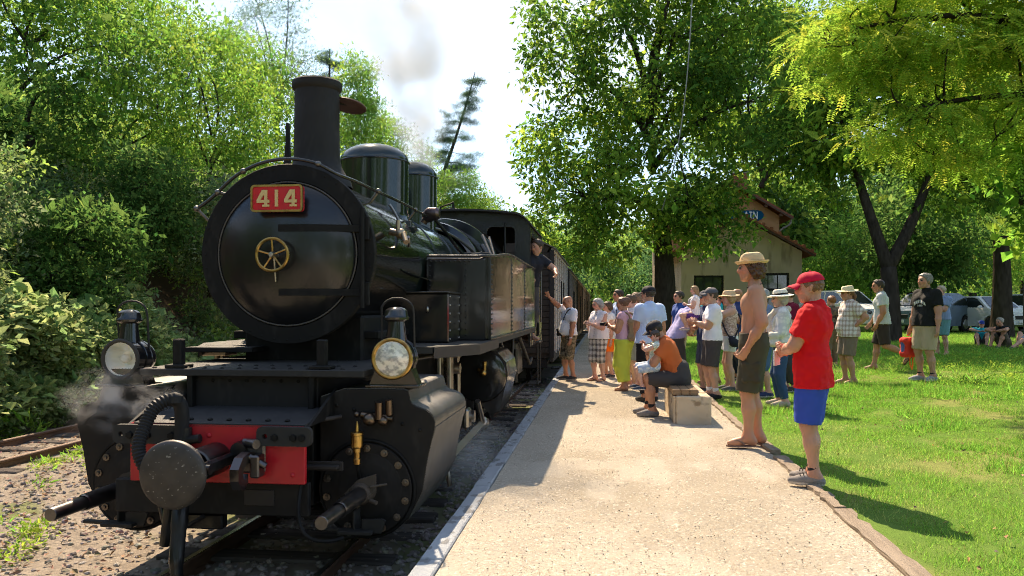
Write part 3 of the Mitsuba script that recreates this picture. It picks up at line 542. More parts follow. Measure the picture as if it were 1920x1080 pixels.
# high pressure cylinder, wheels, valve gear
for s in (1, -1):
    for y in (7.45, 8.85, 11.4, 12.8):
        w = L('wheel', cat(lathe([(.49, -.01), (.52, -.005), (.52, .02), (.46, .03), (.45, .10), (.44, .115), (.40, .115), (.39, .06), (.12, .05), (.12, .13), (0, .13)], 44, (0, 0, 0), 'x')) if s > 0 else lathe([(.49, -.01), (.52, -.005), (.52, .02), (.46, .03), (.45, .10), (.44, .115), (.40, .115), (.39, .06), (.12, .05), (.12, .13), (0, .13)], 44, (0, 0, 0), 'x'), 'dull', SOFT)
        v = scene.pop(w); labels.pop(w, None)
        m = lathe([(.49, -.01), (.52, -.005), (.52, .02), (.46, .03), (.45, .10), (.44, .115), (.40, .115), (.39, .06), (.12, .05), (.12, .13), (0, .13)], 44, (0, 0, 0), 'x')
        w = L('wheel', move(m, (s * .53, y, RT + .455), rz=0 if s > 0 else PI), 'dull', (.03, .028, .026))
    hy = 9.25
    hp_ = L('cylinder', lathe([(0, hy), (.24, hy), (.30, hy + .02), (.315, hy + .05), (.315, hy + 1.0), (0, hy + 1.02)], 44, (s * 1.0, 0, .62), 'y'), 'gloss', (.012, .012, .012))
    L('casing', prism([(s * 1.0, .94), (s * 1.20, .90), (s * 1.30, .78), (s * 1.325, .62), (s * 1.22, .20), (s * 1.12, .16), (s * 1.0, .28)], hy + .06, hy + 1.02), 'gloss', (.035, .033, .032), 20, hp_)
    L('brass_tap', cat(ball((s * 1.04, hy - .03, .66), (.045, .045, .045), 2), lathe([(.02, .66), (.02, .74), (.028, .745), (.028, .79), (0, .80)], 14, (s * 1.06, hy - .03, 0)), rod((s * .98, hy - .02, .70), (s * 1.04, hy - .03, .66), .02)), 'brass', None, 35, hp_)
    L('crosshead', [box(s * .98, s * 1.02, 6.9, 7.02, .55, 1.0, .01), box(s * 1.06, s * 1.10, 6.95, 7.08, .50, 1.02, .01), box(s * 1.03, s * 1.06, 7.10, 7.18, .62, .84, .01), box(s * .95, s * 1.18, 6.88, 7.12, .98, 1.03), box(s * 1.09, s * 1.12, 7.25, 7.33, .56, .88, .01), ball((s * 1.0, 7.0, .52), .06, 1), rod((s * 1.05, 7.2, .86), (s * 1.14, 7.2, .86), .05), rod((s * .85, 7.8, .98), (s * 1.02, 7.8, .96), .09)], 'steel', (.36, .31, .26), 30)
    L('connecting_rod', [tube([(s * 1.10, 6.62, .10), (s * 1.10, 8.75, .14)], .045, 4), tube([(s * 1.02, 6.6, .22), (s * 1.02, 8.0, .30)], .035, 4), ball((s * 1.10, 8.75, .14), .085, 1), rod((s * 1.05, 8.75, .14), (s * 1.17, 8.75, .14), .055), rod((s * 1.08, 7.9, .33), (s * 1.16, 7.9, .33), .06), rod((s * 1.1, 8.45, .42), (s * 1.12, 8.7, .16), .03), rod((s * 1.12, 6.7, .02), (s * 1.14, 6.7, -.10), .02), box(s * 1.06, s * 1.12, 7.75, 7.95, .22, .42, .02)], 'steel', (.40, .36, .31), 30)
    L('coupling_rod', [box(s * .70, s * .74, 7.4, 8.9, RT + .28, RT + .36, .01), box(s * .70, s * .74, 11.3, 12.9, RT + .28, RT + .36, .01), box(s * 1.0, s * 1.05, 10.6, 12.6, .35, .42, .01), box(s * 1.0, s * 1.06, 10.5, 11.1, .50, .56, .01), box(s * 1.02, s * 1.1, 11.2, 11.35, .0, .5, .02)], 'steel', (.25, .23, .21), 30)
    L('drain_pipe', [rod((s * .9, 8.6, .98), (s * .9, 8.7, 1.04), .05), rod((s * .7, 7.2, .94), (s * 1.1, 10.0, .96), .022), rod((s * 1.1, 9.1, 1.0), (s * 1.1, 9.1, 1.1), .035), rod((s * 1.08, 10.5, .98), (s * 1.08, 11.5, .6), .02), rod((s * 1.1, 11.8, .99), (s * 1.08, 11.7, .2), .025), box(s * .8, s * 1.1, 12.2, 13.2, .35, .9, .03), rod((s * 1.12, 12.0, .8), (s * 1.12, 12.0, .3), .03)], 'paint', (.03, .028, .026), 30)
L('ash_pan', box(-.40, .40, 6.6, 13.0, -.10, .9, .02), 'dull', (.012, .011, .011), False)
# ---------------------------------------------------------------- wooden wagons behind the engine
bs('wagon_wood', {'type': 'bumpmap', 'arbitrary': proc(lambda p, n, uv: fbm(p.x * 30, p.y * 5, p.z * 60, 3), eps=.004), 'scale': .006,
    'bsdf': {'type': 'principled', 'roughness': .75, 'specular': .25, 'base_color': proc(lambda p, n, uv: mix((.30, .20, .15), (.58, .46, .37), fbm(p.x * 9, p.y * 2.2, p.z * 45, 4)))}})
def wagon(y0, L_, label, wood, post, planks, eave=2.78, z0=.25):
    w = thing('wooden_wagon', label, 'railway wagon', 'wooden wagons of the train')
    y1 = y0 + L_; hw = 1.22
    A = lambda nm, m, b='dull', c=(.03, .028, .027), sm=30, par=None: put(nm, move(m, (CX, 0, 0)), b, c if b in ('dull', 'paint', 'steel', 'plain') else None, sm, par or w)
    n = planks
    hs = (eave - z0 - .12) / n
    for s in (1, -1):
        if s < 0 and y0 > 20: continue
        for i in range(n):
            z = z0 + .10 + i * hs
            A('plank', box(s * (hw - .03), s * hw, y0 + .04, y1 - .04, z + .006, z + hs - .006 - (.02 if i > n * .55 else 0), .004), 'wagon_wood' if wood else 'dull', (.045, .036, .030), False)
        ps = np.arange(y0 + .06, y1, 1.02 if wood else 1.3)
        for j, yp in enumerate(ps):
            A('post', box(s * (hw + .001), s * (hw + .045), yp - .045, yp + .045, z0 + .06, eave, .006), 'dull', post, False)
        A('sill', box(s * (hw - .05), s * (hw + .03), y0, y1, z0 - .10, z0 + .08, .008), 'dull', (.05, .04, .035), False)
        A('eave_rail', box(s * (hw - .02), s * (hw + .05), y0, y1, eave, eave + .07, .008), 'dull', post, False)
        for yp in (y0 + L_ * .42, y0 + L_ * .58): A('door_iron', box(s * (hw + .046), s * (hw + .075), yp - .03, yp + .03, z0 + .2, eave - .6, .006), 'dull', (.02, .02, .02), False)
        A('step', box(s * 1.15, s * 1.35, y0 + .5, y0 + 1.2, -.05, -.02, .004), 'dull', (.03, .03, .03), False)
    ne = 8
    for i in range(n):
        z = z0 + .10 + i * hs
        if y0 < 30: A('end_plank', box(-hw + .03, hw - .031, y0, y0 + .035, z + .006, z + hs - .006, .004), 'dull', (.030, .024, .020), False)
    for x in (-hw, -.4, .4, hw): A('end_post', box(x - .055, x + .055, y0 - .05, y0 - .002, z0, eave + .02, .008), 'dull', (.022, .02, .02), False)
    A('inner_wall', box(-hw + .06, hw - .06, y0 + .06, y1 - .06, z0, eave - .02, .0), 'dull', (.035, .028, .024), False)
    xs = np.linspace(-1.32, 1.32, 19); zz = [eave + .07 + .36 * (1 - (x / 1.32) ** 2) for x in xs]
    A('roof', prism(list(zip(xs, zz)) + [(x, z - .035) for x, z in list(zip(xs, zz))[::-1]], y0 - .12, y1 + .12), 'dull', (.10, .095, .09), 30)
    A('roof_end', prism(list(zip(xs[1:-1], np.array(zz[1:-1]) - .04)) + [(1.1, eave - .02), (-1.1, eave - .02)], y0 + .01, y0 + .05), 'dull', (.035, .03, .027), False)
    A('underframe', cat(box(-.9, .9, y0 + .3, y1 - .3, -.05, z0 - .1), box(-1.1, 1.1, y0 + .1, y0 + .2, .0, z0 - .02)), 'dull', (.015, .014, .014), False)
    m = lathe([(.36, -.01), (.385, 0), (.385, .02), (.34, .03), (.33, .09), (.28, .09), (.1, .06), (.1, .12), (0, .12)], 28, (0, 0, 0), 'x')
    for yw in (y0 + 1.2, y1 - 1.2):
        for s in (1, -1): A('wheel', move(m, (s * .53, yw, RT + .34), rz=0 if s > 0 else PI), 'dull', (.03, .027, .025), 35)
        A('axle_box', cat(box(.66, .92, yw - .1, yw + .1, -.1, .1, .02), *[box(.7, .8, yw - .45 + .07 * q, yw + .45 - .07 * q, .1 + q * .02, .118 + q * .02, .002) for q in range(4)]), 'dull', (.02, .019, .018), 30)
wagon(18.95, 7.6, 'weathered wooden wagon with grey posts coupled right behind the engine', True, (.42, .39, .37), 17)
yy = 27.4
for i, (lb, po) in enumerate((('brown boarded wagon, second in the train', (.16, .14, .13)), ('brown boarded wagon, third in the train', (.12, .075, .055)), ('brown boarded wagon, fourth in the train', (.2, .17, .15)), ('brown boarded wagon, fifth in the train', (.12, .09, .07)), ('brown boarded wagon, last of the train seen', (.15, .12, .1)))):
    wagon(yy, 8.2, lb, i in (0, 2, 4), po, 13 if i < 2 else 8, 2.70 - .03 * i); yy += 9.0
# ---------------------------------------------------------------- station house
bs('render_wall', {'type': 'bumpmap', 'arbitrary': proc(lambda p, n, uv: fbm(p.x * 20, p.y * 20, p.z * 20, 3), eps=.006), 'scale': .02,
    'bsdf': {'type': 'diffuse', 'reflectance': proc(lambda p, n, uv: mix(mix((.40, .325, .235), (.49, .405, .30), fbm(p.x * 1.2, p.y * 1.2, p.z * 1.2, 4)), (.18, .145, .11), .7 * smoothstep(.52, .72, fbm(p.x * 2.5, p.y * 2.5, p.z * .5 + 3, 4))))}})
bs('orange_wall', {'type': 'diffuse', 'reflectance': proc(lambda p, n, uv: mix((.40, .21, .10), (.48, .28, .14), fbm(p.x * 1.4, p.y * 1.4, p.z * 1.4, 4)))})
bs('roof_tile', {'type': 'diffuse', 'reflectance': proc(lambda p, n, uv: mix((.15, .055, .035), (.28, .12, .075), fbm(p.x * 5, p.y * 5, p.z * 5, 3)))})
house = thing('station_house', 'ochre station house with tiled gables and a blue name sign half hidden by the tree', 'building')
def H_(nm, m, b, c=None, sm=False, par=None): return put(nm, m, b, c, sm, par or house)
from shapely.geometry import Polygon, box as sbox
W0, W1, YA = 3.78, 9.52, 40.0
aw = Polygon([(W0, -.2), (W1, -.2), (W1, 4.20), ((W0 + W1) / 2, 5.86), (W0, 4.20)])
wins = [(4.40, 5.83, .85, 3.06), (7.42, 8.93, .85, 3.16)]
H_('annex_wall', prism(aw.difference(Polygon()).difference(sbox(*[wins[0][0], wins[0][2], wins[0][1], wins[0][3]])).difference(sbox(wins[1][0], wins[1][2], wins[1][1], wins[1][3])), YA, YA + .35), 'render_wall')
for x in (W0, W1 - .3): H_('side_wall', box(x, x + .3, YA + .351, YA + 6, -.2, 4.2, 0), 'render_wall')
for x0, x1, z0, z1 in wins:
    f = H_('window', cat(box(x0, x0 + .08, YA + .12, YA + .2, z0, z1), box(x1 - .08, x1, YA + .12, YA + .2, z0, z1), box(x0 + .08, x1 - .08, YA + .12, YA + .2, z1 - .1, z1), box(x0 + .08, x1 - .08, YA + .12, YA + .2, z1 - .86, z1 - .74), box(x0 + .08, x1 - .08, YA + .12, YA + .2, z0, z0 + .1)), 'dull', (.012, .014, .016))
    q = np.linspace(x0 + .08, x1 - .08, 4)
    for i in range(3):
        H_('pane', box(q[i] + .02, q[i + 1] - .02, YA + .16, YA + .17, z1 - .74, z1 - .1, 0), 'glass_dark', None, False, f)
        H_('pane', box(q[i] + .02, q[i + 1] - .02, YA + .16, YA + .17, z0 + .1, z1 - .86, 0), 'glass_dark', None, False, f)
        if i: H_('bar', box(q[i] - .02, q[i] + .02, YA + .13, YA + .19, z0 + .1, z1 - .1), 'dull', (.012, .014, .016), False, f)
def slope(x0, z0, x1, z1, ya, yb, t=.10):
    d = np.array([x1 - x0, z1 - z0]); d /= np.linalg.norm(d); nn = np.array([-d[1], d[0]]); nn = nn if nn[1] > 0 else -nn
    P = [(x0, z0), (x1, z1), (x1 + nn[0] * t, z1 + nn[1] * t), (x0 + nn[0] * t, z0 + nn[1] * t)]
    return prism(P, ya, yb)
ac = (W0 + W1) / 2
H_('annex_roof', cat(slope(W1 + .52, 3.98, ac + .01, 5.90, YA - .45, YA + 6), slope(W0 - .52, 3.98, ac - .01, 5.90, YA - .45, YA + 6)), 'roof_tile')
for s, x0 in ((1, W1 + .52), (-1, W0 - .52)):
    H_('verge_board', slope(x0 - s * .02, 3.90, ac, 5.81, YA - .46, YA - .40, .09), 'dull', (.07, .04, .03))
    for k in range(9):                                        # tile ends along the verge
        u = k / 9 + .05; xx, zz = x0 + (ac - x0) * u, 3.98 + 1.92 * u
        H_('tile', lathe([(0, YA - .50), (.10, YA - .50), (.10, YA - .2), (0, YA - .2)], 8, (xx, 0, zz + .12), 'y'), 'roof_tile')
M0, M1, YM = 3.45, 9.72, 46.0
mc = 6.9
H_('main_wall', prism(Polygon([(M0, -.2), (M1, -.2), (M1, 6.60), (mc, 8.50), (M0, 6.60)]), YM, YM + .4), 'orange_wall')
for x in (M0, M1 - .4): H_('side_wall', box(x, x + .4, YM + .401, YM + 12, -.2, 6.3, 0), 'render_wall')
H_('main_roof', cat(slope(M1 + .62, 6.40, mc + .01, 8.57, YM - .5, YM + 12, .12), slope(M0 - .62, 6.40, mc - .01, 8.57, YM - .5, YM + 12, .12)), 'roof_tile')
for k in range(4):
    for s, x0 in ((1, M1 + .3), (-1, M0 - .3)):
        u = .08 + k * .26; H_('purlin', box(x0 + (mc - x0) * u - .07, x0 + (mc - x0) * u + .07, YM - .42, YM - .001, 6.40 + 2.0 * u, 6.55 + 2.0 * u), 'dull', (.13, .075, .05))
    for s, x0 in ((1, M1 + .62), (-1, M0 - .62)): H_('verge_board', slope(x0, 6.33, mc, 8.48, YM - .51, YM - .46, .09), 'dull', (.09, .05, .035)) if k == 0 else None
H_('gutter_pipe', tube(smooth_path([(M1 + .55, YM - .3, 6.36), (M1 + .5, YM - .3, 6.1), (M1 + .1, YM - .25, 5.85), (M1 - .1, YM - .1, 5.5), (M1 - .1, YM - .1, 4.6)], 5), .05, 8), 'dull', (.22, .2, .18), 35)
cm = H_('chimney', box(7.42, 8.15, YM + .8, YM + 1.5, 7.6, 9.15, .01), 'roof_tile')
H_('chimney_cap', box(7.36, 8.21, YM + .74, YM + 1.56, 9.151, 9.27, .02), 'stone', None, False, cm)
sg = H_('sign', prism(sbox(3.75, 6.36, 8.6, 6.94).union(poly_circle(8.62, 6.65, .25)).union(sbox(8.5, 6.41, 8.75, 6.89)), YM - .06, YM - .01), 'plain', (.010, .085, .19))
lab(sg, 'blue station name sign')
tm = vf(meshkit.text_mesh('PLAIN', .40, .012, True)); w_ = tm[0][:, 0].max()
H_('lettering', (np.stack([8.55 - (w_ - tm[0][:, 0]) * .78, YM - .065 - tm[0][:, 2], 6.45 + tm[0][:, 1]], 1), tm[1]), 'plain', (.72, .74, .74), False, sg)

# ---------------------------------------------------------------- cars beyond the lawn
def car(x, y, z, rz, col, label, tall=1.0):
    t = thing('parked_car', label, 'car', 'cars parked beyond the lawn')
    def C_(nm, m, b='gloss', c=None, sm=30, par=None):
        v, f = vf(m); v = v * [1, 1, tall]; v = np.where((v[:, 2] > .86 * tall)[:, None], np.stack([v[:, 0] * (1 - .20 * np.clip((v[:, 2] - .86 * tall) / (.55 * tall), 0, 1)), v[:, 1], v[:, 2]], 1), v)
        return put(nm, move((v, f), (x, y, z), rz), b, c, sm, par or t)
    body = [(-2.05, .32), (-2.1, .55), (-2.06, .80), (-1.5, .90), (-1.15, .96), (1.55, .98), (1.98, .93), (2.08, .70), (2.06, .34), (1.6, .24), (-1.6, .24)]
    from shapely.geometry import Polygon as Pg
    bp = Pg(body).difference(poly_circle(-1.28, .30, .37, 20)).difference(poly_circle(1.28, .30, .37, 20))
    C_('body', prism(bp, -.84, .84, 'x'), 'paint', col, 25)
    cab_ = [(-1.10, .955), (-.45, 1.38), (-.2, 1.44), (1.1, 1.44), (1.55, 1.30), (1.85, .965)]
    C_('cabin', prism(cab_, -.80, .80, 'x'), 'paint', col, 25)
    gl = [(-.92, .99), (-.40, 1.33), (-.18, 1.385), (.30, 1.39), (.30, .99)]; g2 = [(.38, .99), (.38, 1.39), (1.08, 1.39), (1.45, 1.26), (1.62, .99)]
    for s in (1, -1):
        C_('window', prism(gl, s * .80, s * .812, 'x'), 'glass_dark'); C_('window', prism(g2, s * .80, s * .812, 'x'), 'glass_dark')
        C_('mirror', ball((s * .98, -.85, 1.0), (.11, .06, .07), 2), 'paint', col)
        C_('headlight', ball((s * .60, -2.045, .68), (.17, .06, .09), 2), 'glass_dark')
        for yw in (-1.28, 1.28):
            w = C_('wheel', lathe([(0, -.10), (.27, -.10), (.31, -.08), (.31, .08), (.27, .10), (.20, .09), (.19, .06), (0, .07)], 28, (s * .76, yw, .30), 'x'), 'dull', (.02, .02, .02), 35)
            C_('rim', lathe([(.0, .0), (.19, .0), (.17, .03), (.05, .04), (0, .04)], 16, (s * .76 + s * .07, yw, .30), 'x'), 'steel', (.5, .5, .5), 35, w)
    q = np.array([[-.66, -1.07, .99], [.66, -1.07, .99], [.62, -.44, 1.40], [-.62, -.44, 1.40]]); nq = np.cross(q[1] - q[0], q[2] - q[0]); nq /= np.linalg.norm(nq)
    C_('windscreen', (np.vstack([q + nq * .012, q]), np.array([[0, 1, 2, 3], [4, 7, 6, 5], [0, 4, 5, 1], [1, 5, 6, 2], [2, 6, 7, 3], [3, 7, 4, 0]])), 'glass_dark')
    C_('grille', box(-.42, .42, -2.11, -2.05, .52, .66, .01), 'dull', (.02, .02, .02)); C_('number_plate', box(-.26, .26, -2.115, -2.085, .38, .49, .004), 'plain', (.6, .6, .58))
car(10.4, 36.5, .42, .5, (.62, .64, .66), 'white van seen behind the plaid shirt', 1.25)
car(13.2, 34.5, .45, -.9, (.10, .14, .19), 'dark grey blue car behind the walking one in dark shorts', 1.12)
car(15.6, 35.0, .47, .28, (.60, .62, .64), 'silver car with its bonnet towards the lawn, left of the dark trunk', 1.02)
car(18.6, 36.0, .47, .7, (.50, .56, .58), 'pale green grey car behind the iron fence, right of the dark trunk', 1.1)
car(21.4, 35.0, .47, .2, (.66, .66, .64), 'white car behind the iron fence at the right edge', 1.05)
fen = thing('iron_fence', 'thin dark iron bar fence in front of the parked cars at the right', 'fence')
for x in np.arange(15.4, 22.5, .28): put('bar', rod((x, 31.5, .3), (x, 31.5, 2.3), .018, None, 6), 'dull', (.03, .03, .03), 35, fen)
for z in (.6, 2.1): put('rail', box(15.3, 22.6, 31.47, 31.53, z, z + .05), 'dull', (.03, .03, .03), False, fen)
cb = put('cable', tube(smooth_path([(3.25, 29.5, 14.0), (3.05, 29.5, 10.5), (2.72, 29.5, 7.6), (2.1, 29.5, 5.0)], 6), .022, 6), 'plain', (.30, .29, .26)); lab(cb, 'pale cable hanging down through the big tree', 'cable')
# ---------------------------------------------------------------- people: bodies and clothes as smooth implicit surfaces
def surface_nets(F, lo, res):
    ins = F < 0
    nx, ny, nz_ = F.shape
    c = [(a, b, d) for a in (0, 1) for b in (0, 1) for d in (0, 1)]
    sl = lambda A, o: A[o[0]:nx - 1 + o[0], o[1]:ny - 1 + o[1], o[2]:nz_ - 1 + o[2]]
    cnt = sum(sl(ins, o).astype(np.int8) for o in c)
    cell = np.argwhere((cnt > 0) & (cnt < 8))
    if len(cell) == 0: return np.zeros((0, 3)), np.zeros((0, 3), int)
    idx = np.full((nx - 1, ny - 1, nz_ - 1), -1, np.int64); idx[tuple(cell.T)] = np.arange(len(cell))
    P = np.zeros((len(cell), 3)); N = np.zeros(len(cell))
    for i, a in enumerate(c):
        for b in c[i + 1:]:
            if sum(abs(x - y) for x, y in zip(a, b)) != 1: continue
            va = F[tuple((cell + a).T)]; vb = F[tuple((cell + b).T)]
            m = (va < 0) != (vb < 0)
            t = np.where(m, va / np.where(m, va - vb, 1), 0)[:, None]
            P += np.where(m[:, None], np.array(a) + t * (np.array(b) - np.array(a)), 0); N += m
    V = (cell + P / N[:, None]) * res + lo
    Q = []
    for ax_ in range(3):
        u, w = (ax_ + 1) % 3, (ax_ + 2) % 3
        o = [0, 0, 0]; o[ax_] = 1
        A = ins[:nx - o[0], :ny - o[1], :nz_ - o[2]]; B = ins[o[0]:, o[1]:, o[2]:]
        e = np.argwhere(A != B); e = e[(e[:, u] > 0) & (e[:, w] > 0) & (e[:, u] < F.shape[u] - 1) & (e[:, w] < F.shape[w] - 1)]
        if len(e) == 0: continue
        du, dw = np.zeros(3, int), np.zeros(3, int); du[u] = 1; dw[w] = 1
        q = np.stack([idx[tuple((e - du - dw).T)], idx[tuple((e - dw).T)], idx[tuple(e.T)], idx[tuple((e - du).T)]], 1)
        s = A[tuple(e.T)]
        Q.append(np.where(s[:, None], q, q[:, ::-1]))
    Q = np.vstack(Q)
    return V, np.vstack([Q[:, [0, 1, 2]], Q[:, [0, 2, 3]]])

def blob(prims, res, k=.016, cut=None, disp=None):
    """prims: (a, b, ra, rb[, capped]) round cones, joined smoothly. cut(P): field > 0 is removed."""
    A = np.array([p[0] for p in prims], float); B = np.array([p[1] for p in prims], float)
    R = np.array([[p[2], p[3]] for p in prims])
    lo = np.minimum(A - R.max(1, keepdims=True), B - R.max(1, keepdims=True)).min(0) - 2.5 * res - .012
    hi = np.maximum(A + R.max(1, keepdims=True), B + R.max(1, keepdims=True)).max(0) + 2.5 * res + .012
    n = np.ceil((hi - lo) / res).astype(int) + 1
    axs = [(lo[i] + np.arange(n[i]) * res).astype(np.float32) for i in range(3)]
    S = np.zeros(n, np.float32)
    for p, a, b, (ra, rb) in zip(prims, A, B, R):
        m = max(ra, rb) + 5 * k
        i0 = np.clip(((np.minimum(a, b) - m - lo) / res).astype(int), 0, n); i1 = np.clip(((np.maximum(a, b) + m - lo) / res).astype(int) + 2, 0, n)
        X, Y, Z = (axs[i][i0[i]:i1[i]] for i in range(3))
        X, Y, Z = X[:, None, None] - a[0], Y[None, :, None] - a[1], Z[None, None, :] - a[2]
        d_ = b - a; L2 = float(d_ @ d_) + 1e-9
        t0 = (X * d_[0] + Y * d_[1] + Z * d_[2]) / L2; t = np.clip(t0, 0, 1)
        d = np.sqrt((X - t * d_[0]) ** 2 + (Y - t * d_[1]) ** 2 + (Z - t * d_[2]) ** 2) - (ra + t * (rb - ra))
        if len(p) > 4 and p[4]: d = np.maximum(d, (t0 - 1) * math.sqrt(L2))
        S[i0[0]:i1[0], i0[1]:i1[1], i0[2]:i1[2]] += np.exp(-np.clip(d, -.12, 5 * k) / k) * (d < 5 * k)
    F = -k * np.log(S + 1e-7)
    if cut is not None or disp is not None:
        G = np.stack(np.meshgrid(*axs, indexing='ij'), -1)
        if disp is not None: F = F + disp(G).astype(np.float32)
        if cut is not None: F = np.maximum(F, cut(G))
    return surface_nets(F, lo, res)

def ik(a, b, l1, l2, hint):
    a, b, hint = (np.asarray(x, float) for x in (a, b, hint))
    d = b - a; D = np.linalg.norm(d); u = d / D
    if D > (l1 + l2) * .999: b = a + u * (l1 + l2) * .999; D = (l1 + l2) * .999
    x = (l1 * l1 - l2 * l2 + D * D) / (2 * D); h = math.sqrt(max(l1 * l1 - x * x, 0))
    hint = hint - u * (hint @ u); hint /= np.linalg.norm(hint) + 1e-9
    return a + u * x + hint * h, b

def rotx(v, a, c=(0, 0, 0)):
    v = np.asarray(v, float) - c; s, co = math.sin(a), math.cos(a)
    return np.stack([v[..., 0], co * v[..., 1] - s * v[..., 2], s * v[..., 1] + co * v[..., 2]], -1) + c
def rotz(v, a, c=(0, 0, 0)):
    v = np.asarray(v, float) - c; s, co = math.sin(a), math.cos(a)
    return np.stack([co * v[..., 0] - s * v[..., 1], s * v[..., 0] + co * v[..., 1], v[..., 2]], -1) + c

ARM = {'down': ((.285, .05, .87), (.35, -1, 0)), 'hip': ((.205, .06, 1.02), (1, -.35, 0)), 'pocket': ((.215, .10, .90), (.5, -1, .1)),
       'fold': ((-.10, .235, 1.17), (.8, -.2, -1)), 'face': ((.05, .20, 1.53), (.7, .1, -1)), 'chest': ((.05, .27, 1.22), (.5, -.4, -1)),
       'front': ((.10, .20, .95), (.7, -.8, -.2)), 'back': ((.17, -.17, 1.0), (1, -.6, 0)), 'raise': ((.34, .36, 1.74), (.5, -.3, -1)), 'hold': ((.02, .24, 1.12), (.8, -.2, -.8)),
       'swing': ((.27, .22, .93), (.4, -1, -.2)), 'swingb': ((.27, -.18, .92), (.4, -1, 0))}

SKIN, TAN, PINK = (.50, .29, .20), (.42, .22, .135), (.56, .34, .26)

def hand_prims(w, d, nrm, side, curl, sc=1.0):
    """palm, four unequal bent fingers and a thumb from the side of the palm; d: pointing direction, nrm: the way the palm looks."""
    d = d / np.linalg.norm(d); nrm = nrm - d * (nrm @ d); nrm /= np.linalg.norm(nrm); s = np.cross(d, nrm)
    if side < 0: s = -s
    P = lambda a, b, c: w + sc * (d * a + s * b + nrm * c)
    pr = [(P(-.02, 0, 0), P(.02, 0, 0), .026, .026), (P(.02, .018, 0), P(.085, .026, .002), .019, .015), (P(.02, -.018, 0), P(.085, -.024, .002), .018, .014), (P(.03, 0, 0), P(.085, 0, .002), .018, .015)]
    for i, (b, L_) in enumerate(((.030, .072), (.010, .080), (-.011, .074), (-.030, .058))):
        c1, c2 = curl * (.9 + .1 * i), curl * (1.8 + .2 * i)
        a0 = np.array([.088, b, .002]); a1 = a0 + np.array([math.cos(c1) * L_ * .5, b * .10, math.sin(c1) * L_ * .5]); a2 = a1 + np.array([math.cos(c2) * L_ * .5, 0, math.sin(c2) * L_ * .5])
        pr += [(P(*a0), P(*a1), .0095, .0088), (P(*a1), P(*a2), .0088, .0072)]
    t0, t1, t2 = (.015, .026, .004), (.052, .052, .016 + .02 * curl), (.080, .054, .026 + .035 * curl)
    pr += [(P(*t0), P(*t1), .014, .0105), (P(*t1), P(*t2), .0105, .008)]
    return pr

def shade(base, p, amp=.10, s=9, seed=0):
    n = meshkit.fbm(p * s, 3, seed)[:, None]
    return np.clip(np.asarray(base) * (1 + amp * 2 * (n - .5)), 0, 1)

def pat_plaid(a, b, c, s=.085):
    def f(p):
        u = np.stack([np.abs(((p[:, 0] + p[:, 1]) / s) % 1 - .5) < .22, np.abs((p[:, 2] / s) % 1 - .5) < .22], 1).sum(1)
        return np.array([a, b, c])[u]
    return f
def pat_patch(cols, s=14, seed=1):
    def f(p):
        n = meshkit.fbm(p * s, 3, seed); q = np.clip(((n - .3) / .4 * len(cols)).astype(int), 0, len(cols) - 1)
        return np.array(cols)[q]
    return f

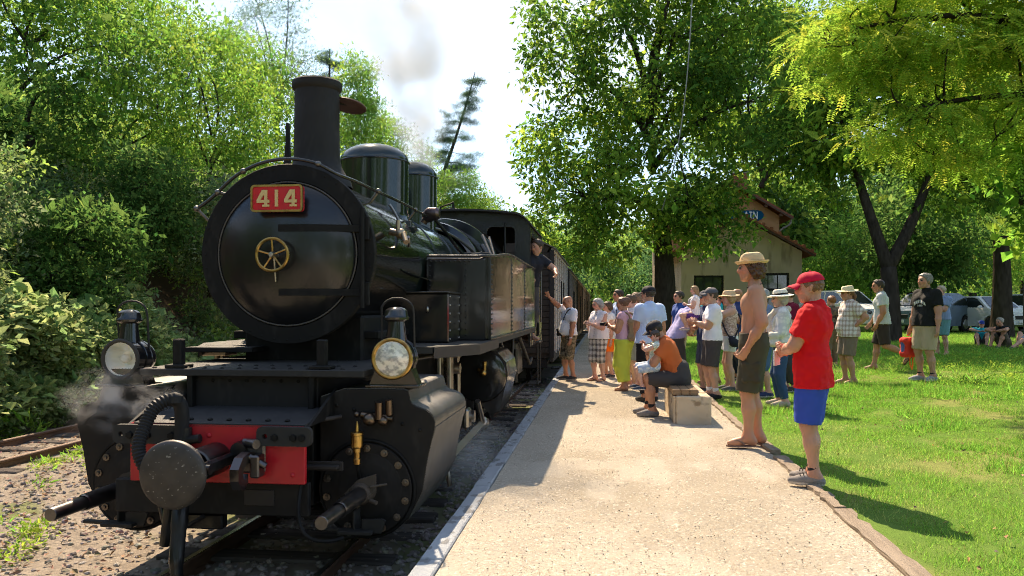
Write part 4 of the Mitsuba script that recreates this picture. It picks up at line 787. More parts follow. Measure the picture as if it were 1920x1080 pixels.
def person(label, x, y, face, H, z=0.0, skin=SKIN, build=1.0, belly=0.0, female=False, lean=0, head=(0, 0), arms=('down', 'down'), hands=None, curl=.45,
           legs=None, hair=None, hat=None, top=None, bottom=None, shoes=None, glasses=None, seat=None, res=.018, group=None, extra=None, name='person'):
    s = H / 1.75; lean = math.radians(lean); fa = math.radians(face) - PI / 2
    pelvis = np.array([0, 0, .95]) if seat is None else np.array([0, seat[0], seat[1]])
    off = pelvis - [0, 0, .95]; hipc = np.array([0, 0, .95])
    up = lambda v: rotx(v, -lean, hipc) + off
    W = build
    def place(m):
        v, f = vf(m); c, sn = math.cos(fa), math.sin(fa); v = v * s
        return np.stack([v[:, 0] * c - v[:, 1] * sn + x, v[:, 0] * sn + v[:, 1] * c + y, v[:, 2] + z], 1), f
    who = key_for(name); HOLD.add(who); lab(who, label, 'person', group)
    # --- skeleton
    hips, knees, ankles, toes = [], [], [], []
    for i, sd in enumerate((1, -1)):
        lg = (legs or [None, None])[i] or ((.10, -.01 + .03 * sd, .09), (.1, 1, 0))
        hip = np.array([sd * .085 * W, 0, .92]) + off
        kn, an = ik(hip, np.array([sd * lg[0][0], lg[0][1], lg[0][2]]), .43, .41, np.array([sd * lg[1][0], lg[1][1], lg[1][2]]))
        hips.append(hip); knees.append(kn); ankles.append(an)
        td = np.array(lg[2], float) if len(lg) > 2 else np.array([.18, 1, 0.]); td = td * [sd, 1, 1]; toes.append(td / np.linalg.norm(td))
    sh, el, wr = [], [], []
    for i, sd in enumerate((1, -1)):
        a = arms[i]; tgt, hint = ARM[a] if isinstance(a, str) else a
        sp = up([sd * .178 * (W * .5 + .5) * (.93 if female else 1), -.015, 1.415])
        tg = np.array([sd * tgt[0], tgt[1], tgt[2]]); tg = up(tg) if (isinstance(a, str) and a not in ('raise',)) else tg
        e, w_ = ik(sp, tg, .295, .265, np.array([sd * hint[0], hint[1], hint[2]]))
        sh.append(sp); el.append(e); wr.append(w_)
    # --- torso
    def torso(g=0.0, b=0.0):
        o = []
        for sd in (1, -1):
            o += [(up([sd * .075 * W, 0, .93]), up([sd * .062 * W, .01, 1.02]), .104 * W ** .5 + g, .098 * W ** .5 + g),
                  (up([sd * .062 * W, .01, 1.00]), up([sd * .064 * W, .008, 1.13]), .098 * W ** .5 + g + .0, .094 * W ** .5 + g),
                  (up([sd * .064 * W, .005, 1.13]), up([sd * .085 * W, 0, 1.31]), .094 * W ** .5 + g, (.100 if female else .104) * W ** .4 + g),
                  (up([sd * .085 * W, -.005, 1.31]), up([sd * .150 * (W * .5 + .5) * (.93 if female else 1), -.015, 1.415]), .10 + g, .062 + g)]
            if female: o += [(up([sd * .075, .075, 1.27]), up([sd * .075, .08, 1.25]), .062 + g * .7, .06 + g * .7)]
            else: o += [(up([sd * .075, .045, 1.32]), up([sd * .08, .05, 1.29]), .065 + g, .062 + g)]
        o += [(up([0, -.02, 1.38]), up([0, -.012, 1.455]), .085 + g, .058 + g)]
        if belly: o += [(up([0, .05 + belly * .4, 1.03]), up([0, .05 + belly * .3, 1.14]), .115 + belly * .35 + g, .10 + belly * .25 + g)]
        return o
    body = torso()
    npos = up([0, -.01, 1.45]); hy, hp_ = math.radians(head[0]), math.radians(head[1])
    hc = up([0, .03, 1.632]) if abs(lean) < .6 else up([0, .05, 1.62])
    def HT(v):                                                # head frame -> local
        v = rotx(v, -hp_ - lean * .45); v = rotz(v, hy); return v + hc
    def HI(p):
        return rotx(rotz(np.asarray(p) - hc, -hy), hp_ + lean * .45)
    body += [(npos, HT([0, -.02, -.06]), .056, .052)]
    for i, sd in enumerate((1, -1)):
        body += [(sh[i], el[i], .056, .041), (sh[i] * .55 + el[i] * .45, el[i] * .8 + sh[i] * .2, .046, .042), (el[i], el[i] * .55 + wr[i] * .45, .041, .039), (el[i] * .55 + wr[i] * .45, wr[i], .039, .0275)]
        back = np.array([0, -.012, 0])
        body += [(hips[i], knees[i], .098 * W ** .4, .057), (knees[i], knees[i] * .62 + ankles[i] * .38 + back, .055, .057), (knees[i] * .62 + ankles[i] * .38 + back, ankles[i], .056, .037)]
        td = toes[i]; dn = np.array([0, 0, -1.0]) if abs(td[2]) < .3 else np.cross(np.cross(td, [0, 0, -1.0]), td); dn = dn / np.linalg.norm(dn)
        body += [(ankles[i], ankles[i] - td * .045 + dn * .048, .038, .036), (ankles[i] + dn * .03, ankles[i] + td * .12 + dn * .060, .036, .028), (ankles[i] + td * .10 + dn * .060 , ankles[i] + td * .17 + dn * .068, .030, .020)]
    V1, F1 = blob(body, res if res < .011 else res * 1.3, .018)
    # --- head with a face
    hres = res * .55 if res < .011 else min(res * .68, .0115)
    h = lambda *v: HT(list(v))
    hd = [(h(0, -.022, .030), h(0, .010, .036), .087, .082), (h(0, .03, -.02), h(0, .035, -.05), .064, .056), (h(.03, .045, -.08), h(-.03, .045, -.08), .030, .030), (h(0, .06, -.092), h(0, .068, -.095), .024, .022),
          (h(0, .09, .022), h(0, .112, -.022), .010, .0135), (h(-.013, .094, -.028), h(.013, .094, -.028), .0105, .0105), (h(-.035, .082, .034), h(.035, .082, .034), .014, .014), (h(-.018, .083, -.060), h(.018, .083, -.060), .011, .011),
          (h(.045, .06, -.02), h(.05, .03, -.05), .026, .024), (h(-.045, .06, -.02), h(-.05, .03, -.05), .026, .024), (h(0, -.03, -.05), npos, .052, .054)]
    ears = []
    for sd in (1, -1): ears += [(h(sd * .080, -.012, .018), h(sd * .077, -.004, -.028), .017, .010)]
    V2, F2 = blob(hd, hres, .010); V2b, F2b = blob(ears, hres * .8, .005)
    Vh, Fh = cat((V2, F2), (V2b, F2b))
    pieces = [(V1, F1), (Vh, Fh)]
    for i, sd in enumerate((1, -1)):
        d = wr[i] - el[i]; d = d / np.linalg.norm(d); nr = np.array([-sd, .35, .1]); cu = curl
        if hands and hands[i]: d2, nr, cu = hands[i]; d = np.array([sd * d2[0], d2[1], d2[2]]) if d2 is not None else d; nr = np.array([sd * nr[0], nr[1], nr[2]])
        hp2 = hand_prims(wr[i], np.asarray(d, float), np.asarray(nr, float), -sd, cu)
        if res < .011: pieces.append(blob(hp2, .0058, .004))
        else: pieces += [blob(hp2[:4], .0125, .005)] + [tube([hp2[4 + 2 * j][0], hp2[4 + 2 * j][1], hp2[5 + 2 * j][1]], [hp2[4 + 2 * j][2], hp2[5 + 2 * j][2], hp2[5 + 2 * j][3]], 5) for j in range(5)]
    Vb, Fb = cat(pieces)
    col = shade(skin, Vb, .10, 7)
    for jn in knees + el + wr + toes[:0] + ankles:                # redder skin over the joints
        wt = np.exp(-(np.linalg.norm(Vb - jn, axis=1) / .085) ** 2)[:, None]; col = col * (1 - wt * np.array([[.02, .13, .15]]))
    col = col * (1 + .16 * (meshkit.fbm(Vb * 3.0 + 5, 3, 9)[:, None] - .5) * np.array([[.6, 1.2, 1.3]]) * 2)
    q = HI(Vb); near = np.linalg.norm(q, axis=1) < .16
    eye = near & ((np.abs(np.abs(q[:, 0]) - .031) < .015) & (np.abs(q[:, 2] - .010) < .008) & (q[:, 1] > .055))
    col[eye] = (.05, .035, .03)
    brow = near & ((np.abs(np.abs(q[:, 0]) - .032) < .022) & (np.abs(q[:, 2] - .034) < .007) & (q[:, 1] > .065)); hc_ = hair[1] if hair else (.2, .15, .1); col[brow] = np.array(hc_) * .6 + np.array(skin) * .25
    lips = near & (np.abs(q[:, 0]) < .024) & (np.abs(q[:, 2] + .061) < .008) & (q[:, 1] > .075); col[lips] = np.array(skin) * [.85, .55, .55]
    warm = near & (((np.abs(q[:, 0]) > .028) & (np.abs(q[:, 2] + .02) < .03) & (q[:, 1] > .04)) | (q[:, 1] > .105)); col[warm] = col[warm] * [1.1, .9, .88]
    if hair and len(hair) > 3:                                # beard
        b = near & (q[:, 2] < -.035) & (q[:, 1] > .01); col[b] = np.array(hair[3])
    put(who, place((Vb, Fb)), 'skin', col, True, None, True)
    fold = lambda amp, sd=0: (lambda G: amp * (meshkit.noise(np.stack([G[..., 0] * 16, G[..., 1] * 16, G[..., 2] * 7], -1), 3 + sd) + .5 * meshkit.noise(G * 30, 5 + sd) - .75))
    def garment(nm, prims, b, cut=None, disp=None, k=.014, r=None, lbl=None, mat='cloth'):
        m = blob(prims, r or res, k, cut, disp)
        if len(m[0]) == 0: return
        c = b(m[0]) if callable(b) else shade(b, m[0], .07, 10)
        kk = put(nm, place(m), mat, c, True, who)
        if lbl: lab(kk, lbl)
    # --- top
    if top:
        g = top.get('loose', .016); f = top.get('sleeve', .55); pr = torso(g)
        pr += [(up([0, -.02, 1.38]), up([0, -.012, 1.45]), .088 + g, .062 + g)]
        for i in range(2):
            if f > 0:
                e = sh[i] + (el[i] - sh[i]) * min(f, 1)
                pr += [(sh[i], e, .058 + g, .054 + g + (.012 if f < .9 else 0), f < .99)]
                if f > 1: pr += [(el[i], el[i] + (wr[i] - el[i]) * (f - 1), .050 + g * .6, .040 + g * .6, True)]
        hem = top.get('hem', .90)
        if seat is None:
            for sd in (1, -1): pr += [(up([sd * .07 * W, .005, 1.05]), up([sd * .082 * W, .005, hem - .05]), .105 * W ** .5 + g * 1.3, .118 * W ** .5 + g * 1.6)]
            hemz = up([0, 0, hem])[2]; cut = lambda G: hemz - G[..., 2] + .15 * lean * G[..., 1]
        else: cut = None
        if top.get('neck'):                                   # a wide neck opening
            nc = up([0, .02, 1.50]); ct0 = cut; cut = (lambda G: np.maximum(ct0(G), .105 - np.linalg.norm(G - nc, axis=-1))) if ct0 else (lambda G: .105 - np.linalg.norm(G - nc, axis=-1))
        if top.get('collar'): pr += [(up([-.055, .03, 1.455]), up([0, -.055, 1.485]), .022, .024), (up([.055, .03, 1.455]), up([0, -.055, 1.485]), .022, .024)]
        garment(top.get('name', 'shirt'), pr, top['color'], cut, fold(top.get('fold', .010)), .014, top.get('res'), top.get('label'))
    # --- trousers, shorts, skirts
    if bottom:
        g = bottom.get('loose', .018); L_ = bottom.get('length', .9); pr = []
        for i, sd in enumerate((1, -1)):
            pr += [(np.array([sd * .07 * W, 0, .93]) + off, np.array([sd * .064 * W, .008, 1.05]) + off, .108 * W ** .5 + g, .10 * W ** .5 + g)]
            top_r, kn_r = .102 * W ** .4 + g, bottom.get('knee', .062 + g * 1.6)
            if L_ <= 1: e = hips[i] + (knees[i] - hips[i]) * L_; pr += [(hips[i], e, top_r, top_r + (kn_r - top_r) * L_, True)]
            else:
                e = knees[i] + (ankles[i] - knees[i]) * (L_ - 1)
                pr += [(hips[i], knees[i], top_r, kn_r), (knees[i], e, kn_r, bottom.get('cuff', .048 + g), True)]
        if bottom.get('skirt'): pr += [(np.array([0, 0, .95]) + off, np.array([0, .0, bottom['skirt']]) + off, .16, .20, True)]
        wz = bottom.get('waist', 1.045 if not top else top.get('hem', .90) + .05) + off[2]
        garment(bottom.get('name', 'shorts'), pr, bottom['color'], (lambda G: G[..., 2] - wz) if seat is None else None, fold(bottom.get('fold', .009), 7), .016, bottom.get('res'), bottom.get('label'))
        if bottom.get('belt'):
            v, f_ = lathe([(.0, -.02), (.163, -.02), (.166, 0), (.163, .02), (0, .02)], 40); v = v * [W ** .5 * 1.06, .80, 1] + [0, .004, wz - .012]
            put('belt', place((v, f_)), 'cloth', bottom['belt'], 30, who)
    # --- shoes
    if shoes:
        kind, sc = shoes[0], shoes[1]
        for i, sd in enumerate((1, -1)):
            td, a = toes[i], ankles[i]; dn = np.array([0, 0, -1.0]) if abs(td[2]) < .3 else np.cross(np.cross(td, [0, 0, -1.0]), td); dn = dn / np.linalg.norm(dn)
            if kind == 'shoe':
                pr = [(a + dn * .035, a - td * .045 + dn * .055, .047, .044), (a + dn * .035, a + td * .10 + dn * .056, .047, .042), (a + td * .09 + dn * .056, a + td * .185 + dn * .064, .043, .030)]
                m = blob(pr, min(res, .011), .014, lambda G: (G - a) @ dn - .092)
                hgt = (m[0] - a) @ dn
                cc = np.where((hgt > .064)[:, None], np.array(shoes[2] if len(shoes) > 2 else (.60, .57, .52)), shade(sc, m[0], .1, 20))
                kk = put('shoe', place(m), 'cloth', cc, True, who)
                if len(shoes) > 3:                            # sock
                    garment('sock', [(a + dn * .03, a + (knees[i] - a) * shoes[3], .043, .043 + .03 * shoes[3], True)], shoes[4], None, None, .01, min(res, .012))
            else:
                n = 20; t = np.linspace(0, 2 * PI, n, endpoint=False); sx = np.cross(dn, td)
                out = [a + dn * .084 + td * (.065 + .135 * math.cos(q_)) + sx * (.043 + .009 * math.cos(q_)) * math.sin(q_) for q_ in t]
                up_ = np.array(out); lo_ = up_ + dn * .016
                v = np.vstack([up_, lo_, up_.mean(0), lo_.mean(0)]); k_ = np.arange(n); j_ = (k_ + 1) % n
                f_ = np.vstack([np.stack([k_, j_, k_ * 0 + 2 * n], 1), np.stack([j_ + n, k_ + n, k_ * 0 + 2 * n + 1], 1), np.stack([k_, k_ + n, j_ + n], 1), np.stack([k_, j_ + n, j_], 1)])
                put('sandal', place((v, f_)), 'cloth', sc, 30, who)
                p0 = a + dn * .066 + td * .155 + dn * .012
                st = [tube(smooth_path([p0, a + dn * .036 + td * .11 + sx * q_ * .034, a + dn * .075 + td * .04 + sx * q_ * .046], 4), .008, 6) for q_ in (1, -1)]
                put('strap', place(cat(st)), 'cloth', sc, 35, who)
    # --- hair and hat
    if hair:
        st, hcol = hair[0], hair[1]; vol = hair[2] if len(hair) > 2 else .012
        pr = [(h(0, -.025, .034), h(0, .008, .040), .088 + vol, .083 + vol)]
        if st in ('curly', 'bob'): pr += [(h(sd * .05, -.05, -.03), h(sd * .045, -.03, .03), .055 + vol, .06) for sd in (1, -1)]
        if st == 'long': pr += [(h(0, -.06, 0), h(0, -.10, -.13), .075, .06), (h(.05, -.03, -.02), h(.05, -.05, -.14), .05, .03), (h(-.05, -.03, -.02), h(-.05, -.05, -.14), .05, .03)]
        if st == 'bun': pr += [(h(0, -.10, .07), h(0, -.12, .06), .05, .045)]
        if st == 'tail': pr += [(h(0, -.10, .02), h(0, -.13, -.05), .035, .03), (h(0, -.13, -.05), h(0, -.11, -.17), .03, .015)]
        low = {'short': -.045, 'curly': -.10, 'bob': -.10, 'long': -.3, 'bun': -.05, 'tail': -.3}.get(st, -.05)
        amp = {'curly': .034, 'bob': .020}.get(st, .015); fq = {'curly': 42, 'bob': 34}.get(st, 55)
        def hcut(G):
            Q = HI(G); c0 = np.maximum(.86 * Q[..., 1] - .50 * Q[..., 2] - (.026 if st != 'curly' else .03), low - Q[..., 2]); return np.maximum(c0, Q[..., 2] + .15 * Q[..., 1] - .066) if hat else c0
        m = blob(pr, hres if res < .011 else hres * 1.25, .012, hcut, lambda G: amp * (meshkit.noise(G * fq, 2) + .6 * meshkit.noise(G * fq * 2.1, 4) - .8))
        if len(m[0]): put('hair', place(m), 'hair', shade(hcol, m[0], .35, 40), True, who)
    if hat:
        kind, hcol = hat[0], hat[1]
        tilt = lambda v, a: rotx(np.asarray(v), a)
        if kind == 'cap':
            pr = [(h(0, -.025, .040), h(0, .010, .045), .100, .094)]
            def ccut(G):
                Q = HI(G); return .050 - .10 * Q[..., 1] - Q[..., 2]
            m = blob(pr, hres, .01, ccut)
            kk = put('cap', place(m), 'cloth', shade(hcol, m[0], .06, 20), True, who)
            n = 13; t = np.linspace(-1, 1, n); bw = .078
            inner = np.stack([bw * np.sin(t * 1.25) / math.sin(1.25), .065 + .030 * np.cos(t * 1.4), .052 - .022 * t ** 2], 1)
            outer = inner + np.stack([t * .012, .078 * np.cos(t * 1.2) + .005, -.020 - .014 * t ** 2], 1)
            v = np.vstack([inner, outer, inner + [0, 0, -.006], outer + [0, 0, -.006]]); q_ = []
            for i in range(n - 1): q_ += [[i, i + 1, n + i + 1, n + i], [2 * n + i + 1, 2 * n + i, 3 * n + i, 3 * n + i + 1], [n + i, n + i + 1, 3 * n + i + 1, 3 * n + i]]
            put('visor', place((HT(v), np.array(q_))), 'cloth', hcol, 40, kk)
            sv, sf = ball((0, 0, 0), .009, 1); put('button', place((HT(sv * [1, 1, .6] + [0, -.01, .142]), sf)), 'cloth', hcol, True, kk)
        else:
            hh = {'fedora': .112, 'straw': .095, 'sun': .10}[kind]; br = {'fedora': .135, 'straw': .165, 'sun': .175}[kind]
            pr = [(.0985, 0), (.0965, hh * .5), (.088, hh * .82), (.070, hh * .97), (.035, hh * (.93 if kind == 'fedora' else 1.0)), (0, hh * (.86 if kind == 'fedora' else 1.01))]
            v, f_ = lathe(pr, 40); v = v * [.98, 1.14, 1]
            if kind == 'fedora': v[:, 2] -= .018 * np.exp(-(v[:, 0] / .03) ** 2) * (v[:, 2] > hh * .8)
            T_ = lambda v: HT(tilt(v, -.05 if kind == 'fedora' else -.06) + [0, -.012, .044 if kind == 'fedora' else .054])
            kk = put('hat', place((T_(v), f_)), 'cloth', shade(hcol, v, .10, 45), True, who)
            up_ = .022 if kind == 'fedora' else -.012
            v, f_ = lathe([(.095, .004), (.115, .002), (br, up_), (br + .004, up_ + .004), (br, up_ + .008), (.115, .010), (.095, .012)], 48); v = v * [.98, 1.14, 1]
            if kind == 'fedora': v[:, 2] -= .05 * np.clip(v[:, 1] - .09, 0, 1) * 6 * .12; 
            v[:, 2] -= .010 * np.sin(np.arctan2(v[:, 1], v[:, 0]) * 2 + .7) * (np.hypot(v[:, 0], v[:, 1]) > .12) * (1 if kind != 'fedora' else .3)
            put('brim', place((T_(v), f_)), 'cloth', shade(hcol, v, .10, 45), True, kk)
            if len(hat) > 2:
                v, f_ = lathe([(.0975, .010), (.1005, .012), (.0995, .036), (.0965, .038)], 40); v = v * [.985, 1.145, 1]
                put('band', place((T_(v), f_)), 'cloth', hat[2], True, kk)
    if glasses:
        pr = []
        for sd in (1, -1):
            v, f_ = ball((sd * .032, .092, .010), (.024, .007, .017), 2); pr.append((HT(v), f_))
            pr.append(rod(h(sd * .052, .088, .016), h(sd * .082, -.005, .016), .0035, None, 6))
        pr.append(rod(h(-.012, .100, .014), h(.012, .100, .014), .004, None, 6))
        put('sunglasses', place(cat(pr)), 'glass_dark', None, 35, who)
    if extra: extra(who, place, dict(up=up, HT=HT, sh=sh, el=el, wr=wr, hips=hips, knees=knees, ankles=ankles, toes=toes, off=off, res=res, garment=garment, s=s, world=lambda v: place((np.atleast_2d(v), np.zeros((1, 3), int)))[0]))
    return who
WHITE, NAVY, DGREY, KHAKI, OLIVE, JEANS = (.72, .72, .74), (.022, .028, .06), (.055, .052, .055), (.42, .33, .22), (.060, .055, .035), (.035, .07, .15)
camo = pat_patch([(.20, .16, .10), (.10, .085, .05), (.27, .22, .15), (.06, .05, .035)], 13, 4)
BROWN, GREYH, BLOND = (.075, .042, .022), (.30, .30, .30), (.36, .24, .11)

def bag(name, label, cat, mesh, col, strap=None, scol=None):
    t = put(name, mesh, 'cloth', col, True if isinstance(mesh, tuple) and len(mesh[0]) > 60 else 35); lab(t, label, cat)
    if strap is not None: put('strap', strap, 'cloth', scol or col, 35, t)
    return t
def pouch(c, sx, sy, sz, r=.018):
    P = [(c[0] + a * (sx - r), c[1] + b * (sy - r), c[2] + d * (sz - r)) for a in (1, -1) for b in (1, -1) for d in (1, -1)]
    return blob([(P[0], P[i], r, r) for i in range(8)] + [(np.array(c), np.array(c), min(sx, sy, sz) * .95, min(sx, sy, sz) * .95)] + [(P[i], P[7 - i], min(sx, sy, sz) * .9, min(sx, sy, sz) * .9) for i in range(4)] + [(P[i], P[j], r, r) for i in range(8) for j in range(i) if bin(i ^ j).count('1') == 1], .010, .008)

# the engine driver, leaning out of the cab
person('person in dark navy shirt leaning out of the engine cab window', -1.31, 13.85, 312, 1.78, .86, head=(-82, 2), lean=20, arms=(((.26, .32, 1.06), (1, -.4, -.3)), ((.20, .52, 1.12), (1, .1, -.5))), hair=('short', (.05, .032, .02)), top=dict(color=(.018, .020, .03), sleeve=.6), bottom=dict(color=DGREY, length=1.9), res=.016)
# crowd at the left
def crossbag(who, place, d):
    w = d['world']; c = np.array([.07, .17, 1.00])
    m = place(pouch(c, .085, .035, .065))
    st = place(tube(smooth_path([(.07, .165, 1.04), (.02, .14, 1.2), (-.06, .125, 1.36), (-.10, .02, 1.485), (-.09, -.10, 1.40), (.05, -.14, 1.2), (.16, -.06, 1.04), (.15, .10, 1.0)], 5), .011, 6))
    bag('camera_bag', 'small black shoulder bag hanging on the bald man in camouflage shorts', 'bag', m, (.012, .012, .013), st)
    put('watch', place(lathe([(.030, -.012), (.034, -.01), (.034, .01), (.030, .012)], 16, d['wr'][1] + [0, 0, .02])), 'cloth', (.7, .7, .7), 35, who)
person('bald person in white polo and camouflage shorts reaching an arm up to the engine driver', -.685, 15.94, 212, 1.66, skin=TAN, belly=.06, head=(-12, 22), arms=(((.10, .50, 1.80), (.6, -.4, -.6)), ((.235, .10, .86), (.4, -1, 0))), hands=[((-.3, .5, .8), (-.5, .2, -.6), .5), None],
       top=dict(color=(.70, .72, .78), sleeve=.7, collar=1, hem=.93), bottom=dict(color=camo, length=1.02, res=.012), shoes=('shoe', (.03, .03, .035), (.35, .35, .36)), glasses=1, res=.016, extra=crossbag)
person('grey haired person in white sleeveless top and black and white plaid shorts, hand on hip', -.10, 15.76, 222, 1.60, skin=PINK, female=True, build=1.18, head=(-15, 10), arms=('hip', 'chest'), hair=('bob', GREYH, .016), top=dict(color=lambda p: np.where(((np.abs(p[:, 0] + .03) < .012) & ((p[:, 2] * 22 % 1) < .5))[:, None], (.25, .25, .32), (.74, .73, .78)), sleeve=.0, hem=.90, loose=.022, res=.012),
       bottom=dict(color=pat_plaid((.62, .61, .60), (.30, .29, .29), (.10, .10, .105), .12), length=1.25, loose=.026, knee=.09, cuff=.085, res=.011), shoes=('sandal', (.12, .08, .06)), glasses=1, res=.016)
person('person in bright orange skirt, mostly hidden behind the one in lime trousers', .10, 16.55, 200, 1.55, skin=SKIN, female=True, head=(0, 8), arms=('chest', 'down'), hair=('bob', BROWN), top=dict(color=(.72, .70, .70), sleeve=.3), bottom=dict(name='skirt', color=(.85, .17, .01), length=.7, skirt=.62, label='bright orange skirt'), shoes=('shoe', (.05, .05, .06)))
person('pale blue shirted person in sunglasses with dark rucksack strap behind the crowd', .34, 17.6, 205, 1.82, skin=TAN, arms=('down', 'down'), hair=('short', (.045, .03, .02)), top=dict(color=(.36, .46, .68), sleeve=.6), bottom=dict(color=(.55, .55, .56), length=1.0), shoes=('shoe', (.25, .24, .23)), glasses=1,
       extra=lambda w, place, d: put('rucksack_strap', place(tube([(-.11, .10, 1.15), (-.12, .115, 1.32), (-.11, .03, 1.475), (-.11, -.12, 1.36)], .02, 6)), 'cloth', (.02, .02, .025), 35, w))
def tanpack(who, place, d):
    m = place(pouch((0, -.20, 1.15), .15, .07, .19, .04))
    t = bag('backpack', 'tan fabric backpack on the back of the person in lime trousers', 'backpack', m, (.27, .19, .11), place(cat(*[tube(smooth_path([(sd * .10, -.15, 1.30), (sd * .115, -.05, 1.47), (sd * .115, .09, 1.40), (sd * .12, .11, 1.22), (sd * .14, -.05, 1.05)], 4), .018, 6) for sd in (1, -1)])), (.22, .15, .09))
    put('flap', place(pouch((0, -.265, 1.22), .12, .02, .07, .015)), 'cloth', (.22, .155, .09), True, t)
    c = d['wr'][1] + [.06, .10, .03]
    k = put('camera', place(cat(box(c[0] - .06, c[0] + .06, c[1] - .03, c[1] + .03, c[2] - .04, c[2] + .04, .01), lathe([(0, 0), (.035, 0), (.035, .09), (0, .09)], 16, (c[0], c[1] + .02, c[2]), 'y'))), 'dull', (.012, .012, .013), 35); lab(k, 'black camera held by the person in lime trousers', 'camera')
person('brown haired person in baggy lime green trousers and pink top with a tan backpack', .35, 13.95, 158, 1.60, skin=TAN, female=True, head=(10, 5), arms=('chest', 'chest'), hair=('bun', (.13, .065, .04), .014), top=dict(color=(.56, .34, .42), sleeve=.25, hem=.92, loose=.012),
       bottom=dict(name='trousers', color=(.50, .55, .065), length=1.80, loose=.045, knee=.135, cuff=.105, fold=.02), shoes=('sandal', (.30, .18, .12)), res=.015, extra=tanpack)
person('person with light brown hair, hand at the face, behind the light blue shirt', .62, 15.0, 200, 1.70, skin=PINK, female=True, head=(0, 0), arms=('face', 'down'), hair=('bob', (.20, .12, .07)), top=dict(color=(.62, .20, .26), sleeve=.3), bottom=dict(color=(.22, .23, .27), length=.85), shoes=('sandal', (.35, .2, .15)), res=.018)
person('person in sunglasses and red top glimpsed behind the crowd', .78, 17.3, 215, 1.72, skin=TAN, hair=('short', (.04, .03, .02)), top=dict(color=(.45, .03, .06), sleeve=.5), bottom=dict(color=DGREY, length=1.0), shoes=('shoe', DGREY), glasses=1)
person('person in light blue shirt, dark cap and black trousers, back turned', .69, 12.37, 118, 1.74, skin=TAN, head=(25, 0), arms=('down', 'front'), hair=('short', (.04, .028, .02), .006), hat=('cap', (.018, .018, .024)), top=dict(color=(.48, .58, .82), sleeve=.62, collar=1, hem=.89, loose=.024, res=.012), bottom=dict(name='trousers', color=(.012, .012, .015), length=1.93, loose=.022), shoes=('shoe', (.03, .03, .03), (.05, .05, .05)), res=.013)
person('person in lavender shirt bending forward behind the seated one', 1.25, 14.3, 20, 1.72, skin=TAN, lean=30, head=(0, -10), arms=('hold', 'hold'), hair=('short', (.35, .33, .32), .004), top=dict(color=(.34, .32, .55), sleeve=.6), bottom=dict(color=DGREY, length=1.0), shoes=('shoe', DGREY))
person('small girl with long fair hair in white top, carried on an arm', 1.50, 13.45, 170, .98, z=.80, skin=PINK, female=True, head=(0, 0), arms=('front', 'chest'), legs=[((.12, .25, .55), (.6, 1, .2)), ((.12, .25, .55), (.6, 1, .2))], hair=('long', (.30, .18, .09), .016), top=dict(color=(.76, .70, .72), sleeve=.35), bottom=dict(color=(.10, .04, .22), length=.7), shoes=('shoe', (.4, .3, .35)), res=.020)
person('person in dark blue shirt and cap carrying the small girl', 1.72, 13.75, 195, 1.70, skin=SKIN, head=(0, 0), arms=('hold', 'chest'), hair=('short', BROWN, .006), hat=('cap', (.05, .055, .075)), top=dict(color=(.020, .035, .11), sleeve=.6), bottom=dict(color=(.05, .06, .09), length=1.0), shoes=('shoe', (.05, .05, .06)))
person('person in white T-shirt and grey shorts half hidden left of the light blue shirt', .50, 14.55, 200, 1.66, skin=PINK, head=(-10, 0), arms=('down', 'chest'), hair=('short', (.10, .06, .035)), top=dict(color=(.74, .73, .74), sleeve=.5), bottom=dict(color=(.24, .25, .28), length=.95), shoes=('sandal', (.3, .2, .14)))
person('person in royal blue polo shirt at the back of the crowd, near the tree trunk', 1.62, 17.4, 205, 1.78, skin=SKIN, arms=('down', 'down'), hair=('short', (.05, .035, .025)), top=dict(color=(.03, .08, .30), sleeve=.6, collar=1), bottom=dict(color=KHAKI, length=1.0), shoes=('shoe', DGREY))
# near the bench
person('person in white T-shirt, grey cap and dark grey shorts with hands raised to the chest', 1.70, 12.86, 186, 1.72, skin=SKIN, head=(0, -2), arms=('chest', ((-.02, .30, 1.23), (.6, -.4, -1))), hands=[((-.8, .5, .4), (-.6, -.6, 0), .9), ((-.8, .5, .4), (-.6, -.6, 0), .9)], hair=('short', (.06, .04, .025), .004), hat=('cap', (.085, .085, .10)), top=dict(color=(.74, .75, .80), sleeve=.68, hem=.93, loose=.018, res=.011), bottom=dict(color=(.060, .054, .056), length=.95, loose=.026), shoes=('shoe', (.02, .02, .022), (.03, .03, .03), .22, (.62, .62, .62)), glasses=1, res=.012)
def dark_bag(who, place, d):
    m = place(blob([((-.24, .0, .93), (-.27, -.04, .86), .05, .07), ((-.27, -.04, .86), (-.30, -.20, .82), .07, .03)], .012))
    bag('hip_bag', 'black sling bag on the hip of the straw hatted person in white shorts', 'bag', m, (.018, .022, .035), place(tube(smooth_path([(-.24, .03, .96), (-.10, .14, 1.2), (.10, .08, 1.44), (.05, -.12, 1.38), (-.15, -.13, 1.1), (-.25, -.06, .95)], 5), .014, 6)))
person('fair haired person in straw hat, lace top and white shorts taking a picture', 2.17, 14.16, 176, 1.70, skin=PINK, female=True, head=(0, 0), arms=('face', 'face'), hair=('bob', BLOND, .014), hat=('straw', (.60, .45, .28)), top=dict(color=lambda p: np.where((meshkit.noise(p * 60, 1) > .52)[:, None], (.66, .56, .48), (.40, .27, .20)), sleeve=0, hem=.97, res=.012, loose=.012),
       bottom=dict(color=(.72, .76, .82), length=.52, loose=.02), shoes=('shoe', (.10, .10, .11), (.45, .45, .45)), res=.014, extra=dark_bag)
person('person in teal shirt with dark hair behind the straw hat', 2.02, 15.3, 205, 1.80, skin=TAN, arms=('face', 'down'), hair=('short', (.04, .028, .02)), top=dict(color=(.01, .36, .48), sleeve=.6), bottom=dict(color=NAVY, length=1.0), shoes=('shoe', (.2, .1, .06)))
